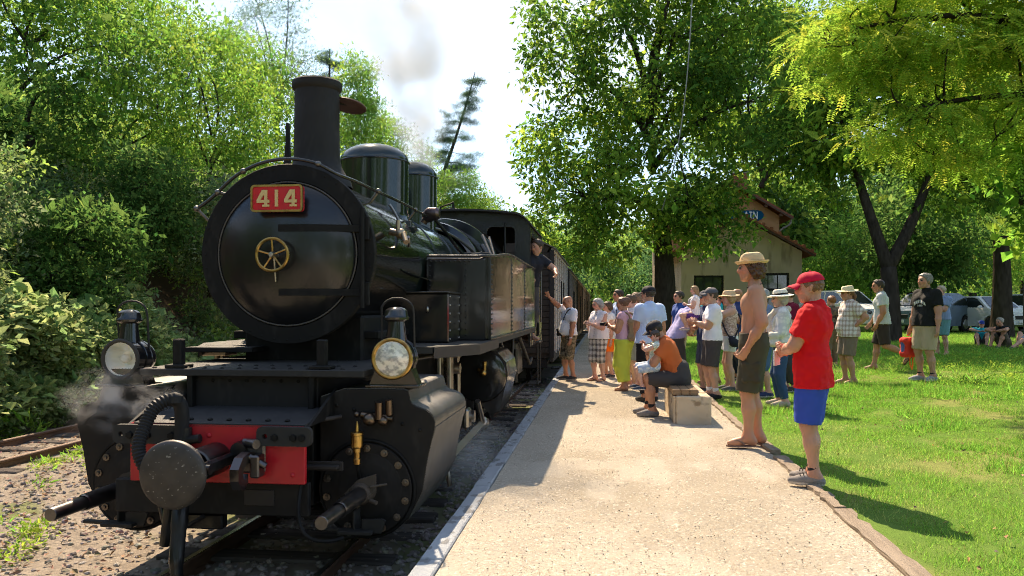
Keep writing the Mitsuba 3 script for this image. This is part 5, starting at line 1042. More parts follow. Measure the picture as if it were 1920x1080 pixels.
person('bald person in sunglasses and dark blue shirt between straw hat and bare back', 2.62, 16.07, 200, 1.80, skin=TAN, arms=('down', 'chest'), top=dict(color=(.030, .05, .16), sleeve=.6), bottom=dict(color=NAVY, length=1.9), shoes=('shoe', DGREY), glasses=1)
person('person in slate blue shirt half hidden behind the bare backed one', 2.55, 13.2, 190, 1.72, skin=SKIN, arms=('chest', 'down'), hair=('short', GREYH), top=dict(color=(.13, .19, .30), sleeve=.6), bottom=dict(color=(.06, .12, .22), length=1.05), shoes=('shoe', (.03, .04, .1)))
def scarf(who, place, d):
    m = blob([((-.07, .09, 1.44), (-.02, .16, 1.36), .045, .045), ((.07, .09, 1.44), (.02, .16, 1.36), .045, .045), ((-.07, .09, 1.44), (0, -.09, 1.48), .045, .045), ((.07, .09, 1.44), (0, -.09, 1.48), .045, .045), ((-.03, .165, 1.36), (-.06, .19, 1.05), .04, .045), ((.03, .165, 1.36), (.05, .18, 1.10), .035, .045)], .012, .012, None, lambda G: .012 * (meshkit.noise(G * 22, 2) - .5))
    put('scarf', place(m), 'cloth', shade((.62, .52, .44), m[0], .1, 14), True, who)
    c = pouch((-.22, .13, 1.02), .07, .06, .09, .03)
    bag('handbag', 'cream shoulder bag hanging on the person in jeans and white hat', 'bag', place(c), (.58, .54, .46), place(tube(smooth_path([(-.20, .14, 1.10), (-.15, .12, 1.3), (-.13, .0, 1.47), (-.15, -.12, 1.3), (-.23, .06, 1.08)], 4), .012, 6)))
person('person in wide white hat, pale scarf, white cardigan and blue jeans', 2.57, 12.0, 172, 1.66, skin=PINK, female=True, head=(5, 2), arms=('front', 'front'), hair=('bob', (.40, .34, .26)), hat=('sun', (.74, .70, .60), (.02, .02, .02)), top=dict(color=pat_patch([(.70, .68, .64), (.58, .57, .58), (.74, .72, .68)], 10, 9), sleeve=1.75, hem=.97, loose=.02, name='cardigan'), bottom=dict(name='jeans', color=JEANS, length=1.93, loose=.014), shoes=('shoe', (.40, .33, .26), (.45, .40, .33)), glasses=1, res=.013, extra=scarf)
person('person in dark red shirt behind the white hat', 3.15, 14.1, 190, 1.76, skin=SKIN, arms=('down', 'chest'), hair=('short', BROWN), top=dict(color=(.16, .008, .03), sleeve=.7), bottom=dict(color=(.05, .05, .06), length=1.9), shoes=('shoe', DGREY))
# the two in front
def bare(who, place, d):
    u = d['up']
    put('necklace', place(tube(smooth_path([u([.06 * math.sin(a), -.005 + .072 * math.cos(a), 1.475 - .02 * math.cos(a)]) for a in np.linspace(0, 2 * PI, 13)], 2), .004, 6)), 'cloth', (.02, .015, .012), 35, who)
    put('pocket', place(pouch((-.175, .02, .68), .02, .07, .085, .012)), 'cloth', (.055, .050, .032), True, who)
person('tall shirtless person in straw trilby hat and olive shorts standing on the edging', 1.52, 8.36, 168, 1.91, z=.03, skin=(.47, .245, .15), build=.94, head=(4, 0), arms=('pocket', ((.222, .055, .905), (.4, -1, .1))), curl=.7, legs=[((.09, -.03, .085), (.15, 1, 0)), ((.09, .05, .085), (.1, 1, 0))], hair=('curly', (.085, .045, .022), .020), hat=('fedora', (.62, .47, .27), (.52, .38, .20)),
       bottom=dict(color=OLIVE, length=1.0, loose=.026, knee=.10, waist=1.035, belt=(.10, .045, .022), res=.009), shoes=('sandal', (.20, .13, .10)), glasses=1, res=.0095, extra=bare)
def boyx(who, place, d):
    k = put('leaflet', place(box(-.04, .11, .315, .327, .97, 1.10, .003)), 'cloth', (.70, .72, .72), False); lab(k, 'white folded leaflet held by the one in the red polo shirt', 'paper')
    for a, td in zip(d['ankles'], d['toes']):
        sx = np.cross([0, 0, -1.0], td)
        ms = [tube([a + td * t + [0, 0, z_] + sx * .030, a + td * (t + .012) + [0, 0, z_ + .014], a + td * t + [0, 0, z_] - sx * .030], .0045, 5) for t, z_ in ((.055, .004), (.08, -.004), (.105, -.012))]
        for m in ms: put('lace', place(m), 'cloth', (.03, .03, .03), 35, who)
person('youth in red cap, red polo shirt and blue shorts standing on the edging', 1.66, 6.60, 150, 1.66, z=.02, skin=(.50, .27, .18), build=.80, head=(16, 4), arms=(((.03, .235, 1.13), (1, -.35, -.5)), ((.02, .26, 1.09), (1, -.35, -.5))), curl=.9, legs=[((.085, .03, .085), (.1, 1, 0)), ((.085, -.03, .085), (.12, 1, 0))], hair=('short', (.16, .09, .05), .003), hat=('cap', (.52, .006, .035)),
       top=dict(color=(.62, .006, .010), sleeve=.72, collar=1, hem=.80, loose=.026, fold=.028, res=.009, name='polo_shirt'), bottom=dict(color=(.035, .075, .40), length=.97, loose=.034, knee=.108, fold=.014, res=.0095), shoes=('shoe', (.22, .20, .19), (.55, .50, .45), .16, (.02, .02, .022)), glasses=1, res=.0095, extra=boyx)
# on the lawn
person('red haired person in brown patterned T-shirt seen from behind, beyond the plaid shirt', 5.05, 18.5, 110, 1.58, z=.11, skin=SKIN, head=(20, 0), hair=('short', (.22, .09, .035)), top=dict(color=pat_patch([(.10, .07, .05), (.20, .15, .11), (.05, .035, .03)], 12, 3), sleeve=.6), bottom=dict(name='trousers', color=(.17, .125, .085), length=1.9), shoes=('shoe', (.3, .28, .25)), res=.016)
def watch(who, place, d): put('watch', place(lathe([(.034, -.015), (.038, -.012), (.038, .012), (.034, .015)], 16, d['wr'][1], 'x')), 'cloth', (.02, .05, .07), 35, who)
person('person in straw hat and pale plaid shirt with a hand on the hip', 4.40, 15.05, 186, 1.74, z=.055, skin=(.44, .235, .155), belly=.05, build=1.08, head=(0, 4), arms=('down', ((.20, -.02, 1.04), (.8, -.8, 0))), hair=('tail', (.16, .08, .04), .004), hat=('straw', (.68, .60, .42)), top=dict(color=pat_plaid((.70, .66, .64), (.52, .42, .38), (.36, .27, .22), .085), sleeve=.75, hem=.86, loose=.03, collar=1, res=.010), bottom=dict(color=(.19, .145, .11), length=.95, loose=.026), shoes=('sandal', (.25, .18, .14)), glasses=1, res=.012, extra=watch)
person('dark haired person in pale grey T-shirt walking across the lawn in dark shorts', 5.61, 16.95, 160, 1.84, z=.157, skin=TAN, head=(22, 4), lean=4, arms=('swing', 'pocket'), legs=[((.09, .16, .09), (.1, 1, 0)), ((.09, -.42, .33), (.1, 1, 0), (.05, .62, -.78))], hair=('short', (.05, .035, .03)), top=dict(color=(.50, .53, .55), sleeve=.6, hem=.90, loose=.024, res=.012), bottom=dict(color=(.040, .030, .028), length=.98, loose=.028, knee=.10), shoes=('sandal', (.09, .055, .035)), res=.013)
def print_black(p):
    c = np.tile((.010, .010, .011), (len(p), 1)); m = (p[:, 1] > .05) & (np.abs(p[:, 0]) < .115) & (np.abs(p[:, 2] - (1.30 - p[:, 0] ** 2 * 3.5)) < .026)
    m &= (np.abs((p[:, 0] * 38) % 1 - .5) > .12); c[m] = (.6, .6, .6)
    m2 = (p[:, 1] > .05) & (np.abs(p[:, 0]) < .05) & (np.abs(p[:, 2] - 1.235) < .012) & (np.abs((p[:, 0] * 45) % 1 - .5) > .15); c[m2] = (.5, .5, .5)
    return c
def redpack(who, place, d):
    w = d['wr'][0] + [0, .02, -.09]
    t = bag('backpack', 'red and blue backpack dangling from the hand of the person in black T-shirt', 'backpack', place(pouch(w + [.0, .03, -.24], .07, .105, .145, .04)), (.68, .045, .03), place(cat(tube([w + [0, .02, -.05], w, w + [0, .05, -.05]], .010, 6), tube(smooth_path([w + [0, -.06, -.36], w + [0, -.07, -.5], w + [.01, -.06, -.62]], 4), .011, 5), tube(smooth_path([w + [0, -.02, -.38], w + [.01, -.02, -.5], w + [0, -.03, -.58]], 4), .011, 5))), (.75, .16, .03))
    put('pocket', place(pouch(w + [.05, .04, -.28], .035, .07, .085, .028)), 'cloth', (.70, .07, .04), True, t)
    put('panel', place(pouch(w + [.0, .108, -.24], .04, .03, .10, .02)), 'cloth', (.10, .12, .30), True, t)
person('grey haired person in black T-shirt and beige shorts with red backpack in hand', 5.58, 14.66, 204, 1.86, z=.155, skin=(.46, .25, .165), build=1.06, head=(-4, -2), arms=('down', 'down'), hair=('short', (.20, .19, .19), .014), top=dict(color=print_black, sleeve=.66, hem=.90, loose=.026, res=.009), bottom=dict(color=(.42, .33, .22), length=.97, loose=.028, knee=.10), shoes=('shoe', (.30, .30, .31), (.6, .6, .6), .14, (.02, .02, .02)), glasses=1, res=.012, extra=redpack)
person('fair haired person in blue grey T-shirt and teal shorts with folded arms', 8.69, 21.83, 215, 1.80, z=.20, skin=SKIN, head=(-8, 0), arms=('fold', 'fold'), hair=('short', (.38, .32, .22), .014), top=dict(color=(.20, .27, .42), sleeve=.6, hem=.90, loose=.022), bottom=dict(color=(.12, .27, .28), length=.95, loose=.026), shoes=('sandal', (.5, .48, .45)), res=.017)
sitleg = [((.12, .42, .06), (.2, .4, 1)), ((.12, .38, .06), (.2, .4, 1))]
person('person in turquoise shirt and blue cap sitting on the grass under the trees', 11.5, 26.0, 250, 1.5, z=.27, seat=(0, .12), lean=8, legs=sitleg, arms=(((.12, .40, .55), (1, 0, .2)),) * 2, hair=('short', BROWN), hat=('cap', (.02, .045, .22)), top=dict(color=(.02, .34, .42), sleeve=.6), bottom=dict(color=DGREY, length=.9), shoes=('shoe', DGREY), res=.02)
person('person in black top sitting on the grass with arms round the knees', 11.75, 25.1, 205, 1.74, z=.26, seat=(0, .12), lean=14, skin=TAN, legs=sitleg, arms=(((.06, .44, .50), (1, 0, .1)),) * 2, hair=('short', (.28, .25, .2)), top=dict(color=(.010, .010, .012), sleeve=.1), bottom=dict(color=(.10, .085, .06), length=1.0), shoes=('shoe', DGREY), glasses=1, res=.018)
person('person lying back on the grass with one bare knee raised', 12.35, 24.9, 200, 1.70, z=.25, seat=(0, .13), lean=-72, skin=SKIN, legs=[((.12, .36, .07), (.1, .3, 1)), ((.12, .75, .07), (.1, .2, 1))], arms=(((.30, -.35, .14), (1, -.2, .1)),) * 2, hair=('short', BROWN), top=dict(color=(.38, .42, .48), sleeve=.6), bottom=dict(color=(.30, .34, .40), length=.8), shoes=('shoe', DGREY), res=.02)
# the bench, the seated man and the child on his lap
bench = thing('stone_bench', 'pale concrete block bench with a brown wooden seat on the gravel', 'bench')
bs('concrete', {'type': 'bumpmap', 'arbitrary': proc(lambda p, n, uv: fbm(p.x * 24, p.y * 24, p.z * 24, 4), eps=.005), 'scale': .018, 'bsdf': {'type': 'diffuse', 'reflectance': proc(lambda p, n, uv: mix(mix((.42, .335, .225), (.64, .555, .43), fbm(p.x * 5, p.y * 5, p.z * 5, 4)), (.16, .11, .07), .7 * smoothstep(.58, .74, fbm(p.x * 8 + 3, p.y * 8, p.z * 8, 4))))}})
bs('seat_wood', {'type': 'principled', 'base_color': proc(lambda p, n, uv: mix((.15, .095, .055), (.31, .20, .11), fbm(p.x * 5, p.y * 60, p.z * 60, 3))), 'roughness': .4, 'specular': .4})
BX0, BX1, BY0, BY1 = .86, 1.30, 9.93, 11.45
put('block', box(BX0 + .02, BX1, BY0, BY1, -.02, .34, .012), 'concrete', None, False, bench)
put('block', box(BX0 - .01, BX0 + .018, BY0 + .02, BY1 - .02, -.02, .335, .008), 'concrete', None, False, bench)
for i in range(3):
    x0 = BX0 - .02 + i * .105
    put('seat_board', box(x0, x0 + .102, BY0 + .06, BY1, .345, .415, .006), 'seat_wood', None, False, bench)
lap = ((.12, .30, .56),)
person('seated person in orange T-shirt and dark cap holding a child on the lap', 1.00, 10.72, 176, 1.74, skin=TAN, seat=(0, .52), lean=26, head=(6, 16), build=1.05, belly=.04, legs=[((.13, .42, .09), (.15, .5, 1)), ((.13, .36, .09), (.15, .5, 1))], arms=(((.0, .40, .84), (1, -.2, -.2)), ((-.02, .38, .82), (1, -.3, -.3))), hands=[((-.8, .5, 0), (-.5, -.8, 0), .8), ((-.8, .5, 0), (-.5, -.8, 0), .8)], hair=('short', (.03, .025, .02), .006), hat=('cap', (.022, .022, .028)),
       top=dict(color=(.48, .12, .035), sleeve=.6, loose=.02, res=.010), bottom=dict(color=(.055, .050, .050), length=1.0, loose=.028, knee=.09, res=.012), shoes=('shoe', (.20, .19, .19), (.28, .27, .26), .2, (.02, .02, .022)), res=.012)
person('small child in grey cap and pale flowered clothes on the lap of the seated one', .66, 10.64, 182, .98, z=.12, skin=PINK, seat=(0, .98), lean=-4, head=(-4, 12), legs=[((.14, .36, .52), (.2, .6, 1)), ((.14, .30, .50), (.2, .6, 1))], arms=(((.02, .24, 1.50), (1, -.1, -.6)), ((.02, .26, 1.48), (1, -.1, -.6))), hair=('short', BROWN, .006), hat=('cap', (.075, .068, .066)), top=dict(color=pat_patch([(.62, .66, .60), (.34, .45, .40), (.70, .70, .62), (.50, .52, .30)], 11, 2), sleeve=.4, loose=.024, res=.014), bottom=dict(color=pat_patch([(.50, .58, .68), (.30, .40, .58), (.62, .66, .68)], 12, 6), length=1.0, loose=.03, knee=.10, res=.014), shoes=('shoe', (.03, .05, .09), (.4, .42, .45)), res=.014)
# ---------------------------------------------------------------- foliage
def leaf_quads(P, D, N, L_, W_, col, fold=.18):
    """Leaves from points P along D with upward normals N: two triangles hinged on the midrib."""
    S = np.cross(D, N); S /= np.linalg.norm(S, axis=1, keepdims=True) + 1e-9; N = np.cross(S, D)
    L_, W_ = np.asarray(L_)[:, None], np.asarray(W_)[:, None]
    a = P; b = P + D * L_ * .45 + S * W_ * .5 + N * W_ * fold; c = P + D * L_; d = P + D * L_ * .45 - S * W_ * .5 + N * W_ * fold
    v = np.stack([a, b, c, d], 1).reshape(-1, 3); k = np.arange(len(P))[:, None] * 4
    return (v, np.vstack([k + [0, 2, 1], k + [0, 3, 2]])), np.repeat(col, 4, 0)
def unit(v): return v / (np.linalg.norm(v, axis=-1, keepdims=True) + 1e-9)
def lcol(base, n, r, var=.25):
    g = np.exp(r.normal(0, var, (n, 1))); c = np.array(base) * [1.16, 1.23, 1.2] * g * 2.4     # half of it is reflected, half passes through
    c = c * (1 + r.normal(0, .10, (n, 1)) * np.array([[1.4, .2, .3]])); return np.clip(c, .004, .6)
def cluster(name, n, rad, L_, base, seed, flat=.7, droop=.3, wl=.55, var=.25, kind='leaf'):
    r = np.random.default_rng(seed)
    if kind == 'needle':
        ns = n; D = unit(r.normal(0, 1, (ns, 3)) + [0, 0, .4]); P = unit(r.normal(0, 1, (ns, 3))) * rad * r.random((ns, 1)) ** .5 * [1, 1, flat]
        m, c = leaf_quads(P, D, unit(r.normal(0, 1, (ns, 3))), np.full(ns, L_), np.full(ns, L_ * wl), lcol(base, ns, r, var))
    elif kind == 'pinnate':                                   # feathery compound leaves
        k = n // 13; D = unit(r.normal(0, 1, (k, 3)) * [1, 1, .35] + [0, 0, -droop]); P = r.normal(0, .5, (k, 3)) * rad * [1, 1, flat]
        S = unit(np.cross(D, [0, 0, 1.0])); N = unit(np.cross(S, D)); PP, DD, NN = [], [], []
        for j in range(6):
            t = .22 + .13 * j; q = P + D * L_ * t - np.array([0, 0, .25]) * L_ * t * t
            for sg in (1, -1): PP.append(q); DD.append(unit(S * sg + D * .35 + [0, 0, -.15])); NN.append(N)
        PP.append(P + D * L_ * 1.0 - np.array([0, 0, .25]) * L_); DD.append(D); NN.append(N)
        PP, DD, NN = np.vstack(PP), np.vstack(DD), np.vstack(NN); nn = len(PP)
        m, c = leaf_quads(PP, DD, NN + r.normal(0, .15, (nn, 3)), np.full(nn, L_ * .26), np.full(nn, L_ * .125), np.tile(lcol(base, k, r, var), (13, 1)))
    else:
        g = unit(r.normal(0, 1, (n, 3))) * (r.random((n, 1)) ** .45) * rad; P = g * [1, 1, flat]
        D = unit(unit(g) * .8 + r.normal(0, .6, (n, 3)) - [0, 0, droop]); N = unit(r.normal(0, .55, (n, 3)) + [0, 0, 1])
        l = L_ * np.exp(r.normal(0, .38, n)); m, c = leaf_quads(P, D, N, l, l * wl, lcol(base, n, r, var))
    shape = mikit.ply(m, 'leaf', smooth=False, color=c)
    scene[name] = {'type': 'shapegroup', 'leaves': shape}
    return name
def inst(key, grp, p, s, r, sz=1.0):
    scene[key] = {'type': 'instance', 'sg': {'type': 'ref', 'id': grp}, 'to_world': T().translate([float(x) for x in p]).rotate([0, 0, 1], float(r.uniform(0, 360))).rotate([1, 0, 0], float(r.normal(0, 14))).scale([float(s), float(s), float(s * sz)])}

def kmeans(P, k, r, it=6):
    c = P[r.choice(len(P), min(k, len(P)), replace=False)]
    for _ in range(it):
        a = np.argmin(((P[:, None] - c[None]) ** 2).sum(-1), 1); c = np.array([P[a == i].mean(0) if (a == i).any() else c[i] for i in range(len(c))])
    return c, a

def tree(name, label, category, base, trunk_r, fork_z, lobes, tips, groups, cs, seed, limbs=6, group=None, lean=(0, 0), axis=None, twigs=True, shell=.45, limb_mid=None):
    """trunk, limbs and a crown of leaf sprays; lobes: (x, y, z, rx, ry, rz) in the world."""
    r = np.random.default_rng(seed); t = thing(name, label, category, group); b = np.array(base, float)
    lob = np.array(lobes, float); w = (lob[:, 3] * lob[:, 4] * lob[:, 5]) ** .8
    pick = r.choice(len(lob), tips, p=w / w.sum()); d = unit(r.normal(0, 1, (tips, 3))); rr_ = (shell + (1 - shell) * r.random((tips, 1))) ** .8
    P = lob[pick, :3] + d * lob[pick, 3:] * rr_ * (1 + .22 * (meshkit.noise(d * 2.2 + seed, seed)[:, None] - .5) * 2)
    fk = np.array([b[0] + lean[0], b[1] + lean[1], fork_z]); cen = P.mean(0) if axis is None else np.array(axis)
    tp = smooth_path([b - [0, 0, .3], b + (fk - b) * .45 + r.normal(0, trunk_r * .25, 3) * [1, 1, 0], fk], 6)
    h = np.linspace(0, 1, len(tp)); rad = trunk_r * (1 - .35 * h) * (1 + .5 * np.exp(-h * 9))
    put('trunk', tube(tp, rad, 14), 'bark', None, True, t)
    lead = smooth_path([fk, fk * .5 + cen * .5 + r.normal(0, .3, 3) * [1, 1, 0], cen + [0, 0, .25 * (P[:, 2].max() - cen[2])]], 6)
    C, a = kmeans(P, limbs, r)
    if limb_mid: C = np.array([P[P[:, 0] < cen[0]].mean(0), P[P[:, 0] >= cen[0]].mean(0)]); a = (P[:, 0] >= cen[0]).astype(int)
    for i in range(len(C)):
        q = P[a == i]
        if len(q) < 3: continue
        u = float(np.clip((C[i][2] - fk[2]) / max(cen[2] - fk[2], .5) * .45, 0, .7)); s0 = lead[int(u * (len(lead) - 1))]
        mid = s0 * .5 + C[i] * .5 + [0, 0, .12 * np.linalg.norm(C[i] - s0)] + r.normal(0, .15, 3)
        if limb_mid: s0, u, mid = fk, 0, np.array(limb_mid[i])
        lp = smooth_path([s0, mid, C[i]], 6); r0 = trunk_r * (.60 if limbs < 4 else .42) * (1 - u * .4)
        ms = [tube(lp, np.linspace(r0, max(r0 * .25, .012), len(lp)), 8)]
        if twigs:
            C2, a2 = kmeans(q, max(2, len(q) // 7), r, 4)
            for j in range(len(C2)):
                s1 = lp[np.argmin(((lp - C2[j]) ** 2).sum(1) + 9 * (np.arange(len(lp)) < 3))]; tw = smooth_path([s1, s1 * .5 + C2[j] * .5 + r.normal(0, .12, 3), C2[j]], 3)
                ms.append(tube(tw, np.linspace(max(r0 * .22, .014), .008, len(tw)), 5, False))
                for e in q[a2 == j][::2]: ms.append(tube([C2[j], C2[j] * .5 + e * .5 + r.normal(0, .06, 3), e], [.012, .009, .005], 4, False))
        put('limb', cat(ms), 'bark', None, True, t)
    for i, p in enumerate(P): inst(f'{t}__crown__{i:04d}', groups[r.integers(len(groups))], p, cs * r.uniform(.75, 1.3), r)
    return t

# kinds of spray
G_CH = [cluster('spray_chestnut_a', 62, .85, .21, (.062, .100, .015), 1, .55, .55, .5), cluster('spray_chestnut_b', 62, .85, .20, (.095, .140, .018), 2, .6, .5, .5), cluster('spray_chestnut_c', 56, .8, .20, (.038, .070, .014), 3, .5, .6, .5)]
G_RO = [cluster('spray_robinia_a', 13 * 21, .55, .26, (.140, .180, .022), 4, .35, .35, kind='pinnate'), cluster('spray_robinia_b', 13 * 21, .55, .25, (.110, .160, .020), 5, .4, .4, kind='pinnate')]
G_MA = [cluster('spray_maple_a', 55, .45, .13, (.055, .105, .016), 6, .5, .35, .85), cluster('spray_maple_b', 55, .45, .13, (.085, .140, .018), 7, .5, .35, .85)]
G_BR = [cluster('spray_bright_a', 110, .70, .105, (.088, .138, .020), 8, .6, .15, .55), cluster('spray_bright_b', 110, .70, .10, (.066, .115, .018), 9, .65, .2, .55), cluster('spray_bright_c', 100, .70, .10, (.104, .150, .024), 10, .6, .1, .55)]
G_DK = [cluster('spray_dark_a', 95, .75, .13, (.028, .052, .012), 11, .6, .2, .55), cluster('spray_dark_b', 95, .75, .13, (.045, .075, .018), 12, .6, .2, .55)]
G_GR = [cluster('spray_grey_a', 80, .7, .10, (.055, .075, .035), 13, .6, .2, .45)]
G_PI = [cluster('spray_pine_a', 260, .55, .22, (.020, .038, .020), 14, .35, .0, .09, kind='needle'), cluster('spray_pine_b', 240, .55, .20, (.030, .048, .026), 15, .35, .0, .09, kind='needle')]
G_FAR = [cluster('spray_far_a', 75, 1.6, .34, (.055, .095, .022), 16, .7, .2, .6), cluster('spray_far_b', 75, 1.6, .34, (.085, .125, .025), 17, .7, .2, .6), cluster('spray_far_c', 75, 1.6, .32, (.030, .058, .022), 18, .7, .2, .6)]
G_UN = [cluster('spray_bank_a', 120, .42, .075, (.070, .098, .034), 19, .7, .1, .6), cluster('spray_bank_b', 120, .42, .075, (.048, .074, .028), 20, .7, .1, .6), cluster('spray_bank_c', 110, .42, .065, (.10, .14, .028), 21, .7, .0, .6), cluster('spray_bank_d', 130, .45, .060, (.085, .10, .055), 22, .8, .0, .5)]
G_BB = [cluster('spray_bramble_a', 120, .36, .080, (.088, .115, .042), 23, .75, .1, .75), cluster('spray_bramble_b', 120, .36, .075, (.118, .138, .062), 24, .75, .1, .75)]

# trees on the lawn side
tree('chestnut_tree', 'big dark green spreading tree beside the platform, in front of the station house', 'tree', (2.45, 33, .3), .52, 4.6,
     [(-1.7, 32.5, 5.0, 2.1, 2.4, 1.9), (-1.3, 33, 8.2, 2.3, 2.6, 1.9), (-1.5, 33, 12.4, 2.2, 2.4, 2.2), (2, 33, 15.6, 3.4, 3, 2.6), (1.6, 33, 11, 3.2, 3.4, 3.0), (1.8, 31.8, 6.2, 3.0, 3.0, 2.0), (3.7, 32, 5.7, 1.7, 2.2, 1.3), (5.4, 33, 9.4, 3, 3.2, 2.2), (5.4, 33, 12.8, 3, 3, 2.8), (-.2, 31.6, 3.7, 1.8, 1.5, .8), (3.2, 32, 4.2, 1.8, 1.6, .7), (4.7, 31.6, 4.6, 1.5, 1.3, .75)], 760, G_CH, 1.0, 31, 10, lean=(-.1, 0))
tree('ash_tree', 'tall dark leafed tree behind the station house roof', 'tree', (9.6, 52, .4), .5, 7.5, [(9.5, 52, 16, 4.5, 4, 5), (13.5, 52, 17, 4, 4, 5), (8.2, 52, 12.0, 2.2, 2.5, 1.8), (12.5, 52, 11.5, 3, 3, 2.5)], 330, G_CH, 1.45, 32, 8)
tree('forked_tree', 'dark tree with a forked trunk behind the walking one', 'tree', (9.45, 28, .35), .38, 2.8, [(7.3, 28, 7.4, 2.3, 2.4, 1.7), (11.8, 28, 7.4, 2.6, 2.6, 1.8), (9.4, 28, 9.4, 3.6, 3.2, 2.0), (7.6, 28.5, 5.9, 1.3, 1.5, .9), (11.9, 28.5, 5.6, 1.6, 1.5, 1.1)], 360, G_CH, .95, 33, 2, limb_mid=[(8.55, 28, 5.6), (10.65, 28, 5.5)])
tree('dark_trunk_tree', 'broad dark tree with a straight black trunk between the parked cars', 'tree', (14.15, 30.5, .4), .38, 4.0, [(12.9, 30.5, 6.4, 2.2, 2.6, 1.9), (15.8, 30.5, 6.3, 2.6, 2.6, 2.0), (15, 30.5, 9.6, 4.2, 3.2, 2.4), (17.8, 30.5, 8.5, 3, 3, 3)], 330, G_DK, 1.25, 34, 6)
tree('robinia_tree', 'bright yellow green feathery tree reaching in from the right edge', 'tree', (9.8, 13.6, .2), .26, 3.6, [(4.3, 13.2, 6.15, 1.35, 1.3, .62), (5.9, 13.2, 6.6, 1.7, 1.5, .6), (4.1, 13.0, 5.25, 1.05, 1.1, .42), (5.6, 13.0, 5.4, 1.3, 1.2, .5), (4.4, 13.2, 4.3, .9, .9, .42), (5.5, 13.0, 4.4, 1.1, 1.0, .40), (6.7, 13.0, 4.7, 1.2, 1.1, .5), (5.3, 13.0, 3.75, .8, .8, .3), (7.2, 13.0, 5.9, 1.5, 1.4, .9), (7.3, 13, 7.4, 2, 1.6, .8), (3.6, 13.2, 5.7, .6, .8, .3)], 470, G_RO, .95, 35, 9, axis=(8.0, 13.3, 6.6), shell=.2)
tree('maple_tree', 'leafy maple with broad green leaves hanging in at the right edge', 'tree', (10.6, 15.8, .2), .24, 2.6, [(7.6, 15, 4.3, 1.1, 1.2, .9), (8.3, 15, 3.1, 1.0, 1.2, .8), (9.2, 15.2, 5.3, 1.7, 1.5, 1.2), (9.4, 15, 3.6, 1.3, 1.3, 1.2), (8.9, 14.6, 2.2, .8, .9, .5), (9.9, 15, 2.3, 1.0, 1.0, .8)], 330, G_MA, .95, 36, 7, shell=.3)
# trees behind the lawn and along the end of the track
for i, (x, y, h, rx, lb, gr, sd) in enumerate(((13.5, 46, 6.2, 2.6, 'mid green rounded tree right of the station house', G_BR, 1), (17.3, 50, 9.5, 2.6, 'pale blue green conical tree behind the forked trunk', G_GR, 2), (20.8, 48, 7.5, 3.2, 'bright green bushy tree behind the person in black T-shirt', G_BR, 3),
        (13.8, 38, 6.8, 2.6, 'dark leafy tree close behind the right limb of the forked trunk', G_DK, 11), (25.5, 52, 11, 4, 'dark leafy tree above the parked cars', G_DK, 4), (31, 52, 12, 4.2, 'dark leafy tree far right behind the fence', G_DK, 5), (12.0, 62, 12, 3.4, 'tall green tree beyond the station roof', G_FAR, 6), (17, 66, 15, 4.5, 'tall green tree beyond the lawn, behind the conical one', G_FAR, 7), (25, 68, 17, 5, 'tall green tree high above the parked cars', G_FAR, 8), (35, 60, 16, 5, 'tall green tree at the far right', G_FAR, 9))):
    r = np.random.default_rng(900 + sd); z = float(lawn_z(x, y)); cone = 'conical' in lb
    lobes = [(x, y, z + h * .62, rx, rx, h * .36)] + [(x + r.normal(0, rx * .5), y + r.normal(0, rx * .4), z + h * r.uniform(.35, .8), rx * .6, rx * .6, h * .16) for _ in range(5)]
    if cone: lobes = [(x, y, z + h * q, rx * (1.05 - q), rx * (1.05 - q), h * .09) for q in np.linspace(.12, .92, 8)]
    tree('background_tree', lb, 'tree', (x, y, z), .22 + h * .012, z + h * .25, lobes, int(70 + rx * 22), gr, (1.25 if gr is not G_FAR else 1.0), 500 + sd, 5, twigs=False)
far = [(-5.5, 92, 10, 3.2), (-1.5, 100, 13, 3.6), (2.6, 95, 9, 3.2), (5.5, 88, 8, 3.0), (-9, 105, 15, 4), (1.0, 120, 17, 5), (7, 110, 15, 5), (-6, 128, 20, 6), (10, 100, 11, 3.5)]
for i, (x, y, h, rx) in enumerate(far):
    tree('distant_tree', ('pale green tree far off where the railway disappears', 'dark green tree far off at the end of the track')[i % 3 == 0], 'tree', (x, y, -.3), .3, h * .3, [(x, y, h * .6, rx, rx, h * .38), (x + rx * .5, y, h * .4, rx * .7, rx, h * .25)], 46, G_FAR if i % 3 else [G_FAR[2]], .95, 600 + i, 4, group=('pale distant trees', 'dark distant trees')[i % 3 == 0], twigs=False)
# trees behind the viewer, which the engine's polish mirrors
for i, (x, y, h, rx) in enumerate(((-14, -9, 10, 4), (-6, -22, 13, 5), (2, -26, 14, 5), (9, -16, 11, 4), (13, -6, 10, 4), (-20, -20, 16, 6), (16, -24, 15, 6), (-12, -34, 18, 7), (5, -38, 18, 7))):
    tree('tree_behind_viewer', 'leafy tree standing behind the viewer', 'tree', (x, y, -.3), .3, h * .3, [(x, y, h * .55, rx, rx, h * .42)], 60, G_FAR, 1.0, 650 + i, 4, group='trees behind the viewer', twigs=False)
# the wooded hill far behind: one mass of trees
r = np.random.default_rng(77); n = 1500
X = r.uniform(-130, 190, n); Y = 150 + 190 * r.random(n) ** 1.3
for i in range(n): inst(f'far_wood__{i:04d}', G_FAR[int(r.integers(3))], (X[i], Y[i], far_hill(X[i], Y[i]) + r.uniform(.5, 4)), r.uniform(2.2, 4.2), r, 1.2)
lab('far_wood', 'wooded hillside far behind the station', 'wood', None, 'stuff')

